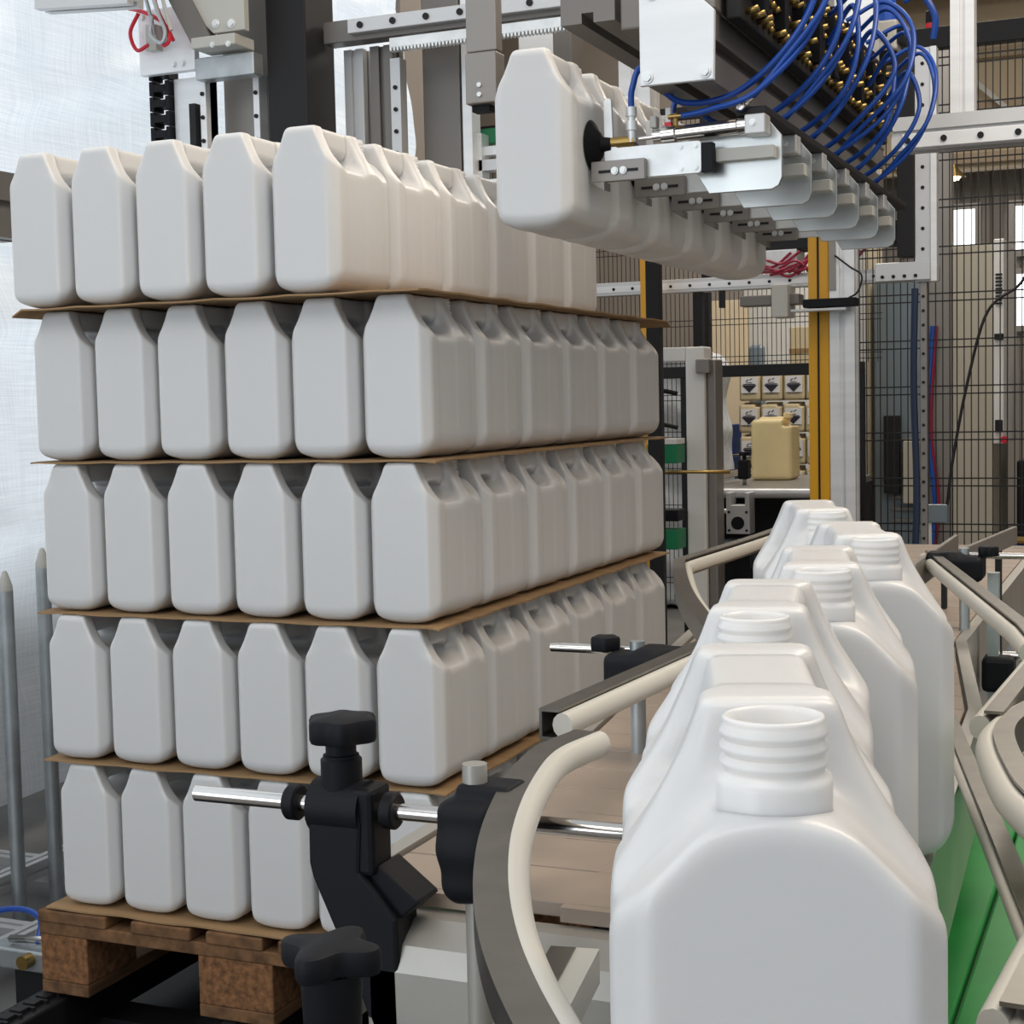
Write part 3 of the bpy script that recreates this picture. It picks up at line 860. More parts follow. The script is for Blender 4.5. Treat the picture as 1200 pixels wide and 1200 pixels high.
# ------------------------------------------------------------------ gantry frame behind the stack (upper middle)
ga = thing('gantry_frame', (-.85, 1.8, FZ), 'grey aluminium gantry frame with linear rail and toothed rack behind the stack', 'frame')
for (x, s, m_) in ((-1.075, .030, 'alu'), (-.985, .035, 'dark_alu')):
    MB().slotprofile((x, 1.80, FZ), (x, 1.80, 1.86), s, up=(0, 1, 0)).finish('upright', M[m_], ga)
MB().box(-.955, -.925, 1.76, 1.80, FZ, 1.82).finish('linear_rail', M['alu'], ga)
for zz in (1.56, 1.62, 1.68, 1.74): MB().cyl((-.94, 1.76, zz), (-.94, 1.755, zz), .006, 10).finish('rail_bolt', M['dark'], ga)
MB().box(-.905, -.79, 1.86, 1.95, FZ, 2.9, .004).finish('upright', M['dark_alu'], ga)
MB().box(-.785, -.755, 1.86, 1.92, FZ, 2.9, .003).finish('upright', M['bright_alu'], ga)
MB().box(-.66, -.555, 1.98, 2.08, FZ, 2.9, .003).finish('upright', M['bright_alu'], ga)
MB().box(-.555, -.50, 1.98, 2.08, FZ, 2.9, .003).finish('upright', M['dark_alu'], ga)
MB().slotprofile((-.33, 2.06, 1.62), (-.33, 2.06, 2.9), .045, up=(0, 1, 0)).finish('upright', M['bright_alu'], ga)
MB().box(-1.13, .10, 1.70, 1.76, 1.865, 1.925, .003).finish('crossbeam', M['dark_alu'], ga)
MB().box(-1.04, .10, 1.675, 1.70, 1.880, 1.918, .002).finish('linear_rail', M['alu'], ga)
for k in range(9):
    x = -1.0 + .1 * k
    MB().cyl((x, 1.676, 1.899), (x, 1.670, 1.899), .009, 12).finish('rail_bolt', M['dark'], ga)
rk = []
x = -.92
MB().box(-.92, -.30, 1.69, 1.715, 1.832, 1.858, .001).finish('rack', M['zinc'], ga)
tt = MB()
while x < -.305:
    tt.prism([(x, 1.832), (x + .0075, 1.832), (x + .0055, 1.823), (x + .002, 1.823)], 'y', 1.69, 1.715); x += .0105
tt.finish('rack_teeth', M['zinc'], ga)['kind'] = 'stuff'
MB().box(-.80, -.45, 1.90, 1.95, 1.515, 1.545).finish('crossbeam', M['alu'], ga)
MB().box(-.785, -.63, 1.95, 1.99, 1.60, 1.64).finish('rail_block', M['green_belt'], ga)
vb = MB().box(-.765, -.63, 1.92, 1.96, 1.56, 1.585).box(-.76, -.745, 1.90, 1.95, 1.44, 1.62).box(-.74, -.70, 1.90, 1.95, 1.46, 1.49)
vb.finish('valve_block', M['zinc'], ga)
hg = thing('hanging_bar', (-.30, .92, 1.48), 'flat grey steel bar hanging left of the lifted canisters', 'bar')
MB().box(-.336, -.266, .90, .935, 1.602, 2.3, .003).finish('upper_bar', M['grey_steel'], hg)
MB().box(-.333, -.262, .885, .935, 1.492, 1.598, .003).finish('lower_bar', M['grey_steel'], hg)
MB().box(-.325, -.285, .90, .93, 1.478, 1.492).finish('pad', M['black'], hg)
for z in (1.53, 1.51): MB().cyl((-.30, .885, z), (-.30, .880, z), .005, 10).finish('screw', M['zinc'], hg)

# ------------------------------------------------------------------ gripper
gr = thing('gripper_head', (.40, .6, 1.15), 'overhead pneumatic gripper head with suction cups holding the row of lifted canisters', 'gripper')
smooth_curved(MB().slotprofile((.395, .0, 1.36), (.395, 1.45, 1.36), .047, .05).finish('support_beam', M['dark_alu'], gr), 20)
MB().slotprofile((.10, .45, 1.62), (.10, 2.6, 1.62), .05, .10).finish('carrier_beam', M['dark_alu'], gr)
MB().box(.16, .46, .45, .53, 1.50, 1.58, .004).finish('bridge', M['dark_alu'], gr)
MB().box(.16, .46, 1.15, 1.23, 1.50, 1.58, .004).finish('bridge', M['dark_alu'], gr)
MB().box(.345, .445, 0.02, 1.45, 1.41, 1.50, .003).finish('upper_beam', M['grey_steel'], gr)
ep = MB().prism([(.343, 1.307), (.450, 1.307), (.452, 1.402), (.412, 1.440), (.412, 1.60), (.343, 1.60)], 'y', -.010, -.001, .001)
epo = ep.finish('end_plate', M['bright_alu'], gr)
for (x, z) in ((.354, 1.318), (.438, 1.318), (.362, 1.432)):
    MB().hexbolt((x, -.010, z), (0, -1, 0), .0065, .006).finish('bolt', M['zinc'], epo)
MB().box(.468, .512, 0.04, 1.32, 1.262, 1.274, .002).finish('tie_bar', M['dark'], gr)
vm = MB().box(.452, .475, .05, 1.30, 1.40, 1.56, .003).finish('valve_manifold', M['dark'], gr)
vb = MB()
rr = random.Random(5)
for k in range(36):
    for q in range(4):
        y = .08 + .0335 * k; z = 1.415 + .036 * q
        vb.cyl((.475, y, z), (.475 + rr.uniform(.008, .024), y, z + .004), 0.0048, 8)
ob = vb.finish('valve_fittings', M['brass'], vm); ob['kind'] = 'stuff'
vd = MB()
for k in range(9):
    y = .12 + .13 * k
    vd.box(.470, .492, y, y + .03, 1.425, 1.545)
vd.finish('solenoid_blocks', M['black'], vm)['kind'] = 'stuff'
ARMS = []
for j in range(6):
    y = .038 + .2 * j
    if True:
        pl = MB().prism([(.420, 1.160), (.512, 1.160), (.522, 1.165), (.527, 1.176), (.527, 1.235), (.505, 1.262), (.395, 1.262), (.395, 1.20)], 'y', y + .030, y + .036, .001)
        arm = pl.finish('gripper_arm', M['arm_plate'], gr)
        l = [(.272, 1.186), (.415, 1.186), (.419, 1.190), (.419, 1.228), (.415, 1.232), (.292, 1.232), (.286, 1.238), (.284, 1.300), (.281, 1.304), (.275, 1.304), (.272, 1.300)]
        MB().prism(l, 'y', y - .004, y + .002, .0008).finish('angle_bracket', M['zinc'], arm)
        cup = MB().lathe([(0, .030), (.010, .030), (.012, .016), (.020, .012), (.024, .008), (.033, .0035), (.0375, .0), (.033, .0005), (0, .003)], (.2525, y, 1.238), (1, 0, 0), n=28)
        smooth_curved(cup.finish('suction_cup', M['rubber'], arm), 50)
        smooth_curved(MB().cyl((.280, y, 1.240), (.318, y, 1.240), .008, 14).finish('vacuum_port', M['brass'], arm))
        smooth_curved(MB().lathe([(0, 1.238), (.006, 1.238), (.006, 1.254), (.0085, 1.255), (.0085, 1.268), (.006, 1.269), (.006, 1.274), (.008, 1.275), (.008, 1.288), (0, 1.288)], (.314, y - .002, 0), n=16).finish('elbow_fitting', M['zinc'], arm))
        smooth_curved(MB().cyl((.290, y + .008, 1.243), (.350, y + .008, 1.2445), .0035, 12).finish('piston_rod', M['chrome'], arm))
        smooth_curved(MB().lathe([(0, .0), (.009, .0), (.009, .012), (.0135, .014), (.0135, .034), (.011, .036), (.011, .125), (.0125, .127), (.0125, .140), (0, .140)], (.344, y + .008, 1.245), (1, .0, .03), n=20).finish('air_cylinder', M['chrome'], arm))
        MB().box(.482, .512, y - .006, y + .026, 1.234, 1.262, .002).finish('cylinder_mount', M['alu'], arm)
        MB().hexbolt((.494, y - .006, 1.250), (0, -1, 0), .004, .003).finish('screw', M['zinc'], arm)
        MB().box(.362, .372, y + .004, y + .018, 1.258, 1.263).finish('band', M['red'], arm)
        MB().box(.363, .371, y + .005, y + .017, 1.263, 1.284, .001).finish('sensor', M['white_paint'], arm)
        MB().box(.340, .350, y + .002, y + .02, 1.257, 1.274, .002).finish('stop_block', M['lightgrey'], arm)
        smooth_curved(MB().cyl((.378, y + .006, 1.256), (.378, y + .006, 1.274), .004, 10).cyl((.368, y + .004, 1.270), (.390, y + .004, 1.270), .0035, 10).finish('flow_valve', M['brass'], arm))
        MB().box(.419, .436, y - .008, y + .010, 1.186, 1.228, .001).finish('end_stop', M['black'], arm)
        MB().box(.436, .520, y + .010, y + .030, 1.202, 1.220, .001).finish('slide_rail', M['lightgrey'], arm)
        ft = MB().box(.256, .338, y - .018, y - .006, 1.182, 1.212, .001).prism([(.256, 1.182), (.276, 1.182), (.276, 1.170)], 'y', y - .018, y + .010)
        ft.finish('foot', M['grey_steel'], arm)
        MB().box(.268, .328, y - .0195, y - .0175, 1.1945, 1.1985).finish('slot', M['dark'], arm)
        for x in (.293, .306): MB().hexbolt((x, y - .0195, 1.1965), (0, -1, 0), .0042, .003).finish('screw', M['zinc'], arm)
        for (x, z) in ((.388, 1.194), (.388, 1.225), (.410, 1.194), (.410, 1.225)):
            MB().hexbolt((x, y - .004, z), (0, -1, 0), .0032, .002).finish('screw', M['zinc'], arm)
        MB().lathe([(0, -.003), (.007, -.003), (.007, .003), (0, .003)], (.478, y - .004, 1.272), (0, 1, 0), n=16).cyl((.478, y, 1.272), (.494, y + .0, 1.287), .003, 8).finish('hose_fitting', M['chrome'], arm)
        ARMS.append(arm)
rr = random.Random(9)
for j in range(6):
    y = .038 + .2 * j
    b = .02 * rr.uniform(-1, 1)
    hoses = [
        [(.494, y, 1.287), (.535, y - .01, 1.325), (.598 + b, y - .01, 1.40), (.605 + b, y + .05, 1.50), (.56, y + .12, 1.57), (.49, y + .12, 1.545)],
        [(.388, y + .004, 1.270), (.43, y - .002, 1.274), (.50, y - .012, 1.290), (.575 + b, y - .005, 1.36), (.605 + b, y + .03, 1.46), (.57, y + .09, 1.55), (.49, y + .16, 1.52)],
        [(.314, y - .002, 1.285), (.316, y - .002, 1.315), (.33, y + .01, 1.345), (.37, y + .05, 1.30), (.45, y + .06, 1.305), (.53, y + .05, 1.36), (.57 + b, y + .07, 1.44), (.54, y + .11, 1.52), (.49, y + .15, 1.47)],
    ]
    for k, h in enumerate(hoses):
        if k == 2 and j == 0: pass
        smooth_curved(MB().tube(arc(h, 9), .0042 if k != 2 else .0048, 8).finish('air_hose', M['hose'], gr), 60)
dist = MB().box(.36, .42, 1.45, 1.53, 1.0 + .25, 1.9).finish('rear_mount', M['bright_alu'], gr)

# filter regulator at the far end
fg = thing('filter_regulator', (.42, 1.62, 1.64), 'grey air regulator with a blue cap above the blue hoses', 'regulator')
MB().box(.390, .450, 1.60, 1.66, 1.665, 1.735, .006).finish('body', M['lightgrey'], fg)
smooth_curved(MB().lathe([(0, 1.735), (.026, 1.735), (.026, 1.75), (.023, 1.752), (.023, 1.81), (.019, 1.82), (0, 1.82)], (.42, 1.63, 0), n=24).finish('cap', M['blueplastic'], fg))
smooth_curved(MB().lathe([(0, 1.64), (.024, 1.64), (.026, 1.665), (0, 1.665)], (.42, 1.63, 0), n=24).finish('bowl', M['black'], fg))
smooth_curved(MB().cyl((.42, 1.60, 1.70), (.42, 1.595, 1.70), .008, 14).finish('gauge_port', M['dark'], fg))
MB().box(.375, .39, 1.61, 1.65, 1.685, 1.715).box(.45, .465, 1.60, 1.66, 1.68, 1.72).finish('port', M['black'], fg)
smooth_curved(MB().tube(arc([(.46, 1.63, 1.78), (.50, 1.63, 1.79), (.53, 1.64, 1.74), (.525, 1.65, 1.69)]), .008, 8).finish('hose', M['hose'], fg))
MB().slotprofile((.365, 1.68, 1.30), (.365, 1.68, 2.4), .02, up=(0, 1, 0)).finish('mounting_post', M['alu'], fg)

# ------------------------------------------------------------------ right gantry
rg = thing('right_gantry', (.5, 2.2, FZ), 'bright aluminium gantry beam with bolted linear rail at the upper right', 'frame')
MB().slotprofile((.34, 2.24, 1.565), (1.9, 2.24, 1.565), .04, .045).finish('beam', M['alu'], rg)
MB().box(.37, 1.9, 2.185, 2.20, 1.523, 1.562, .002).finish('linear_rail', M['bright_alu'], rg)
for k in range(14):
    x = .385 + .095 * k
    MB().cyl((x, 2.186, 1.543), (x, 2.180, 1.543), .0085, 12).finish('rail_bolt', M['dark'], rg)
MB().slotprofile((.525, 2.24, 1.61), (.525, 2.24, 2.7), .031, up=(0, 1, 0)).finish('upright', M['bright_alu'], rg)
MB().box(1.80, 1.9, 2.2, 2.3, FZ, 1.52).finish('upright', M['alu'], rg)
vr = thing('vertical_axis', (.3, 3.0, 1.2), 'vertical linear axis with drilled rail behind the blue hoses', 'axis')
MB().box(.285, .335, 3.0, 3.04, 1.22, 1.96, .002).finish('rail', M['alu'], vr)
MB().box(.335, .355, 2.99, 3.04, 1.22, 1.96, .002).finish('side_rail', M['bright_alu'], vr)
MB().box(.23, .285, 2.99, 3.05, 1.3, 1.98, .004).finish('actuator', M['dark'], vr)
for k in range(11):
    MB().cyl((.31, 3.0, 1.26 + .065 * k), (.31, 2.996, 1.26 + .065 * k), .006, 8).finish('rail_bolt', M['dark'], vr)
MB().box(.16, .335, 2.98, 3.06, 1.225, 1.285, .003).finish('foot_block', M['alu'], vr)
for k in range(4): MB().cyl((.185 + .035 * k, 2.98, 1.24), (.185 + .035 * k, 2.975, 1.24), .006, 8).finish('screw', M['dark'], vr)
MB().box(.300, .322, 3.0, 3.03, FZ, 1.22, .002).finish('lower_post', M['grey_steel'], vr)
smooth_curved(MB().tube(arc([(.285, 3.0, 1.2), (.28, 3.0, .9), (.288, 3.0, .5), (.27, 3.0, .1)]), .011, 8).finish('cable', M['blue_dark'], vr))
for k in range(20):
    MB().cyl((.311, 3.0, .30 + .046 * k), (.311, 2.996, .30 + .046 * k), .005, 8).finish('hole', M['dark'], vr)

# ------------------------------------------------------------------ yellow post and fence
yp = thing('yellow_post', (0.0, 2.95, FZ), 'tall yellow painted machine post right of the labelled canisters', 'post')
MB().box(-.040, .028, 2.90, 2.97, FZ, 2.6, .004).finish('post', M['yellow'], yp)
MB().box(-.010, -.004, 2.897, 2.90, FZ, 2.6).finish('groove', M['dark'], yp)
ap = thing('aluminium_post', (.07, 2.95, FZ), 'slotted aluminium post standing against the yellow post', 'post')
MB().slotprofile((.070, 2.935, FZ), (.070, 2.935, 2.6), .040, up=(0, 1, 0)).finish('profile', M['bright_alu'], ap)
MB().box(.030, .052, 2.89, 2.895, 1.20, 2.6).finish('cover_strip', M['grey_steel'], ap)
sc = thing('sensor_bracket', (.02, 2.86, 1.13), 'black sensor bracket with thin plate clamped on the yellow post', 'sensor')
MB().box(-.045, .125, 2.84, 2.895, 1.145, 1.172, .003).finish('clamp', M['black'], sc)
MB().box(-.075, .10, 2.80, 2.88, 1.132, 1.139).finish('plate', M['alu'], sc)
smooth_curved(MB().tube(arc([(.10, 2.85, 1.17), (.13, 2.85, 1.19), (.14, 2.86, 1.24), (.10, 2.88, 1.27), (.05, 2.885, 1.31)]), .003, 6).finish('cable', M['dark'], sc))

fe = thing('safety_fence', (.5, 4.5, FZ), 'black wire mesh safety fence panel right of the yellow post', 'fence')
wi = MB(); x = -.22
while x < 1.3:
    wi.box(x - .0022, x + .0022, 4.498, 4.502, FZ + .1, 2.27); x += .0285
z = -.1
while z < 2.27:
    for dz in (0, .032): wi.box(-.22, 1.3, 4.494, 4.499, z + dz - .0028, z + dz + .0028)
    z += .1915
wi.finish('wire_mesh', M['mesh_wire'], fe)['kind'] = 'stuff'
MB().box(-.22, 1.35, 4.47, 4.53, 2.265, 2.35, .003).finish('top_bar', M['dark'], fe)
MB().box(-.24, -.20, 4.47, 4.53, FZ, 2.30).finish('fence_post', M['dark'], fe)
MB().box(1.30, 1.35, 4.47, 4.53, FZ, 2.30).finish('fence_post', M['dark'], fe)
bc = thing('signal_beacon', (.14, 4.5, 2.35), 'small red signal beacon with black cap on the black fence bar', 'beacon')
smooth_curved(MB().lathe([(0, 2.35), (.022, 2.35), (.022, 2.372), (0, 2.372)], (.135, 4.5, 0), n=20).finish('lens', M['red'], bc))
smooth_curved(MB().lathe([(0, 2.372), (.022, 2.372), (.021, 2.42), (.017, 2.424), (0, 2.424)], (.135, 4.5, 0), n=20).finish('cap', M['black'], bc))

jb = thing('junction_box', (.18, 4.2, .34), 'small dark grey junction box on a thin white stand before the fence', 'box')
MB().box(.132, .235, 4.19, 4.23, .345, .418, .004).finish('box', M['bluegrey'], jb)
MB().box(.160, .172, 4.20, 4.212, FZ, .345).finish('stand', M['white_paint'], jb)
smooth_curved(MB().tube(arc([(.23, 4.22, .41), (.25, 4.25, .6), (.30, 4.3, .9), (.37, 4.36, 1.18), (.48, 4.42, 1.28), (.52, 4.44, 1.34)]), .006, 8).finish('cable', M['dark'], jb))

# machines behind the fence
m1 = thing('machine_enclosure', (-.1, 6.1, FZ), 'light grey machine enclosure with tinted panel behind the fence', 'machine')
MB().box(-.36, -.10, 6.0, 6.9, FZ, 1.46, .01).finish('tinted_panel', M['bluegrey'], m1)
MB().box(-.56, -.38, 5.75, 6.4, FZ, 2.2, .01).finish('white_panel', M['cream_paint'], m1)
MB().box(-.375, -.355, 5.70, 5.76, FZ, 1.6, .003).finish('bright_edge', M['white_paint'], m1)
MB().box(-.09, .03, 6.0, 6.1, FZ, 2.6, .003).finish('column', M['grey_steel'], m1)
MB().box(-.30, -.22, 5.92, 6.0, .35, .75, .005).finish('bracket', M['dark'], m1)
MB().box(-.20, -.12, 5.90, 5.99, .30, .62, .005).finish('bracket', M['beige_paint'], m1)
for k in range(8):
    MB().box(-.27, -.13, 5.985, 5.995, .20 + .06 * k, .215 + .06 * k).finish('slat', M['grey_steel'], m1)
for k, (xx, c) in enumerate(((-.075, 'blue_crate'), (-.06, 'wine'), (-.085, 'hose'))):
    smooth_curved(MB().tube(arc([(xx, 5.98, .0), (xx + .03, 5.97, .3), (xx - .01, 5.98, .7), (xx + .02, 5.97, 1.2)]), .008, 6).finish('cable', M[c], m1))
m2 = thing('control_cabinet', (.1, 6.2, FZ), 'tall warm grey control cabinet with bright side panel behind the fence', 'cabinet')
MB().box(.035, .235, 6.0, 6.7, FZ, 1.60, .006).finish('body', M['beige_paint'], m2)
MB().box(.236, .285, 5.98, 6.7, .60, 1.62, .004).finish('side_panel', M['white_paint'], m2)
for k in range(9): MB().box(.245, .277, 5.972, 5.982, 1.44 - .018 * k, 1.448 - .018 * k).finish('louvre', M['dark'], m2)
MB().box(.240, .285, 5.96, 5.98, 1.12, 1.15, .004).finish('handle', M['dark'], m2)
smooth_curved(MB().cyl((.29, 5.98, .62), (.29, 5.95, .62), .018, 16).finish('stop_button', M['red'], m2))
MB().box(.245, .28, 5.955, 5.98, .66, .72, .004).finish('switch', M['dark'], m2)
m3 = thing('dark_machine', (.55, 6.4, FZ), 'dark machine with grey pipework at the right edge behind the fence', 'machine')
MB().box(.32, 1.1, 6.3, 7.0, FZ, .50, .01).finish('base', M['dark'], m3)
MB().box(.32, 1.1, 6.28, 6.3, .02, .06).finish('blue_strip', M['blue_crate'], m3)
for k in range(4):
    smooth_curved(MB().cyl((.37 + .09 * k, 6.45, .5), (.37 + .09 * k, 6.45, .95 + .05 * (k % 2)), .022, 14).finish('pipe', M['galv'], m3))
MB().box(.34, .80, 6.4, 6.55, .90, .98, .004).finish('manifold', M['grey_steel'], m3)
MB().box(.36, .5, 6.27, 6.3, .18, .32, .004).finish('motor_plate', M['galv'], m3)
hl = thing('hanging_lamp', (-.33, 9.0, 2.3), 'small lit lamp under the roof behind the fence', 'lamp')
smooth_curved(MB().lathe([(0, 2.42), (.025, 2.42), (.03, 2.40), (.085, 2.345), (.09, 2.335), (.085, 2.335), (0, 2.37)], (-.33, 9.0, 0), n=20).finish('shade', M['brass'], hl))
smooth_curved(MB().lathe([(0, 2.31), (.04, 2.318), (.055, 2.338), (0, 2.345)], (-.33, 9.0, 0), n=16).finish('bulb', M['bulb'], hl))
MB().cyl((-.33, 9, 2.42), (-.33, 9, 4.3), .006, 6).finish('cord', M['dark'], hl)
rb = thing('roof_braces', (.4, 11.2, 2.2), 'beige lattice of roof braces high behind the upper fence', 'roof braces')
for k in range(3): MB().box(-1.6, 2.6, 11.3, 11.4, 2.75 + .42 * k, 2.83 + .42 * k).finish('purlin', M['ceiling'], rb)
MB().sweep([(-.75, 11.2, 3.7), (.35, 11.2, 2.65)], [(-.02, -.02), (.02, -.02), (.02, .02), (-.02, .02)], up=(0, 1, 0)).finish('brace', M['white_paint'], rb)
MB().box(-1.7, -1.6, 11.25, 11.4, FZ, 4.3).finish('stanchion', M['ceiling'], rb)
MB().box(-1.6, 2.6, 11.40, 11.5, 2.7, 4.3).finish('cladding', M['cream_paint'], rb)

# ------------------------------------------------------------------ centre background
pm = thing('portal_machine', (-.55, 3.25, FZ), 'white painted machine portal behind the stack', 'machine')
MB().box(-.545, -.475, 3.20, 3.30, FZ, 1.045, .006).finish('upright', M['white_paint'], pm)
MB().box(-.95, -.545, 3.20, 3.30, .995, 1.045, .004).finish('lintel', M['white_paint'], pm)
MB().box(-.95, -.89, 3.20, 3.30, FZ, .995, .004).finish('upright', M['white_paint'], pm)
MB().box(-.472, -.440, 3.22, 3.32, FZ, 1.00, .006).finish('side_panel', M['grey_steel'], pm)
MB().box(-.50, -.45, 3.17, 3.21, .95, 1.0, .004).finish('hinge', M['grey_steel'], pm)
MB().box(-.66, -.55, 3.10, 3.20, .635, .70, .003).finish('green_block', M['green_belt'], pm)
MB().box(-.66, -.55, 3.10, 3.20, .702, .722, .002).finish('white_block', M['white_paint'], pm)
MB().box(-.66, -.55, 3.10, 3.20, .33, .40, .003).finish('green_block', M['green_belt'], pm)
MB().box(-.66, -.55, 3.10, 3.20, .43, .47, .003).finish('black_block', M['black'], pm)
MB().cyl((-.75, 3.1, .605), (-.36, 3.1, .605), .006, 10).finish('brass_rod', M['brass'], pm)
for z, x1 in ((.86, -.56), (.74, -.555)):
    smooth_curved(MB().tube(arc([(-.66, 3.15, z), (-.62, 3.14, z + .03), (-.56, 3.15, z + .02)]), .008, 8).finish('hose', M['black'], pm))
dp = thing('dark_post', (-.6, 3.0, FZ), 'dark blue-grey steel post behind the far end of the stack', 'post')
MB().box(-.625, -.575, 3.0, 3.04, FZ, 1.42, .003).finish('post', M['dark'], dp)
MB().box(-.65, -.55, 2.98, 3.06, FZ, FZ + .012).finish('base_plate', M['dark'], dp)
y2 = thing('rear_yellow_post', (-1.07, 4.4, FZ), 'narrow yellow post far behind the dark post', 'post')
MB().box(-1.10, -1.06, 4.4, 4.45, FZ, 1.9, .003).finish('post', M['yellow'], y2)
MB().box(-1.12, -1.04, 4.38, 4.47, FZ, FZ + .012).finish('base_plate', M['yellow'], y2)
br = thing('cross_rail', (-.6, 4.6, FZ), 'horizontal aluminium rail with bolt holes and red cable bundle behind the gripper', 'rail')
MB().box(-1.75, .15, 4.60, 4.66, 1.335, 1.395, .003).finish('rail', M['alu'], br)
MB().box(-1.75, .15, 4.595, 4.60, 1.350, 1.378).finish('rail_face', M['bright_alu'], br)
for k in range(20): MB().cyl((-1.65 + .09 * k, 4.596, 1.364), (-1.65 + .09 * k, 4.592, 1.364), .007, 8).finish('rail_bolt', M['dark'], br)
MB().box(-.80, -.78, 4.60, 4.64, 1.26, 1.335).finish('stop', M['dark'], br)
MB().box(-.92, -.88, 4.61, 4.65, FZ, 1.335).finish('leg', M['dark'], br)
MB().box(-.68, -.42, 4.50, 4.60, 1.255, 1.30, .004).finish('actuator', M['dark_alu'], br)
MB().box(-.53, -.46, 4.46, 4.60, 1.20, 1.34, .004).finish('mount', M['lightgrey'], br)
rr = random.Random(21)
for k in range(9):
    x0 = -.72 + .04 * k
    smooth_curved(MB().tube(arc([(x0, 4.57, 1.40 + rr.uniform(-.02, .02)), (x0 + .08, 4.55, 1.43 + rr.uniform(-.03, .04)), (x0 + .17, 4.57, 1.40 + rr.uniform(-.02, .05)), (x0 + .25, 4.58, 1.47 + rr.uniform(-.03, .06))]), .006, 6).finish('cable', M['wine'], br))
MB().box(-.60, .1, 4.62, 4.8, 1.50, 1.60, .004).finish('upper_box', M['dark'], br)
MB().box(-.62, -.45, 4.60, 4.75, 1.41, 1.50, .004).finish('valve_block', M['zinc'], br)
bb = thing('black_guard_bar', (-.6, 4.0, FZ), 'black horizontal guard bar with a red clip above the labelled canisters', 'bar')
MB().box(-1.0, -.06, 4.0, 4.05, .945, .992, .003).finish('bar', M['dark'], bb)
MB().box(-.09, -.06, 4.0, 4.05, FZ, .945).finish('leg', M['dark'], bb)
MB().box(-.74, -.70, 3.98, 4.0, .965, 1.0).finish('clip', M['red'], bb)
MB().box(-.80, -.76, 4.0, 4.05, FZ, .945).finish('leg', M['dark'], bb)
f2 = thing('rear_fence', (-1, 5.6, FZ), 'finer black wire fence behind the aluminium cross rail', 'fence')
wi = MB(); x = -2.6
while x < -.25:
    wi.box(x - .0016, x + .0016, 5.6, 5.603, FZ + .1 if x < -1.14 else 1.02, 2.3); x += .024
z = -.1
while z < 2.3:
    for dz in (0, .028): wi.box(-2.6, -1.14 if z < 1.0 else -.25, 5.597, 5.6, z + dz - .002, z + dz + .002)
    z += .19
wi.finish('wire_mesh', M['mesh_wire'], f2)['kind'] = 'stuff'
MB().box(-2.6, -.25, 5.58, 5.62, 2.28, 2.34).finish('top_bar', M['dark'], f2)
MB().box(-1.155, -1.12, 5.58, 5.64, FZ, 2.3).finish('fence_post', M['dark'], f2)
MB().box(-2.65, -2.6, 5.58, 5.62, FZ, 2.34).finish('fence_post', M['dark'], f2)
cb = thing('cream_board', (-1.7, 7.6, FZ), 'upright cream board panel behind the rear fence', 'panel')
MB().box(-1.80, -1.50, 7.90, 7.94, FZ, 1.50, .004).finish('board', M['cream_paint'], cb)
MB().box(-1.50, -1.40, 7.90, 7.96, FZ, 1.20, .02).finish('edge_roll', M['bluegrey'], cb)
gp2 = thing('grey_hall_panel', (-1.2, 9.0, FZ), 'pale grey panel wall far behind the labelled canisters', 'panel')
MB().box(-1.95, -1.15, 9.0, 9.06, FZ, 2.2, .004).finish('panel', M['white_paint'], gp2)
MB().box(-3.1, -2.0, 9.2, 9.26, FZ, 2.6, .004).finish('panel', M['lightgrey'], gp2)
MB().box(-2.0, -1.94, 8.98, 9.06, FZ, 2.6).finish('stud', M['grey_steel'], gp2)
wr = thing('film_wrapped_load', (-1.55, 6.1, FZ), 'load wrapped in crumpled clear film behind the white portal', 'wrapped load')


def film(X, Y, Z):
    w_ = .012 * np.sin(22 * Z + 9 * X) + .010 * np.sin(31 * X - 14 * Z)
    return rbox(X, Y, Z, (-1.40, 6.2, .42), (.20 - .06 * np.clip(Z - .4, 0, 1), .2, .70), .05) + w_


link_mesh('film', sdf_mesh('film', film, (-1.68, 5.9, -.32), (-1.12, 6.5, 1.2), .022), M['film'], wr)

# far conveyor with beige canister
fc = thing('far_conveyor', (-.4, 3.8, FZ), 'dark conveyor with steel front roller carrying the beige canister', 'conveyor')
MB().box(-.62, -.12, 3.47, 4.5, .498, .522, .003).finish('belt', M['grey_steel'], fc)
smooth_curved(MB().cyl((-.60, 3.45, .508), (-.12, 3.45, .508), .018, 20).finish('roller', M['alu'], fc))
MB().box(-.62, -.58, 3.44, 4.5, .33, .50, .003).finish('side_frame', M['dark'], fc)
MB().box(-.14, -.11, 3.44, 4.5, .33, .50, .003).finish('side_frame', M['dark'], fc)
MB().box(-.58, -.14, 3.7, 3.74, .10, .49).finish('cross_plate', M['dark'], fc)
MB().prism([(-.445, .365), (-.358, .365), (-.358, .515), (-.375, .515), (-.375, .47), (-.428, .47), (-.428, .515), (-.445, .515)], 'y', 3.36, 3.44, .002).finish('bearing_block', M['alu'], fc)
smooth_curved(MB().cyl((-.4015, 3.355, .405), (-.4015, 3.36, .405), .024, 20).finish('bore', M['black'], fc))
for (x, z) in ((-.434, .378), (-.369, .378), (-.434, .445), (-.369, .445)): MB().cyl((x, 3.36, z), (x, 3.356, z), .005, 8).finish('screw', M['dark'], fc)
smooth_curved(MB().cyl((-.57, 3.40, .445), (-.49, 3.40, .445), .017, 18).cyl((-.49, 3.40, .445), (-.445, 3.40, .445), .010, 14).finish('shaft', M['chrome'], fc))
MB().box(-.57, -.20, 3.36, 3.50, .315, .335, .002).finish('lower_plate', M['galv'], fc)
for (x, y) in ((-.58, 3.6), (-.14, 3.6), (-.58, 4.4), (-.14, 4.4)): MB().box(x, x + .03, y, y + .03, FZ, .33).finish('leg', M['dark'], fc)
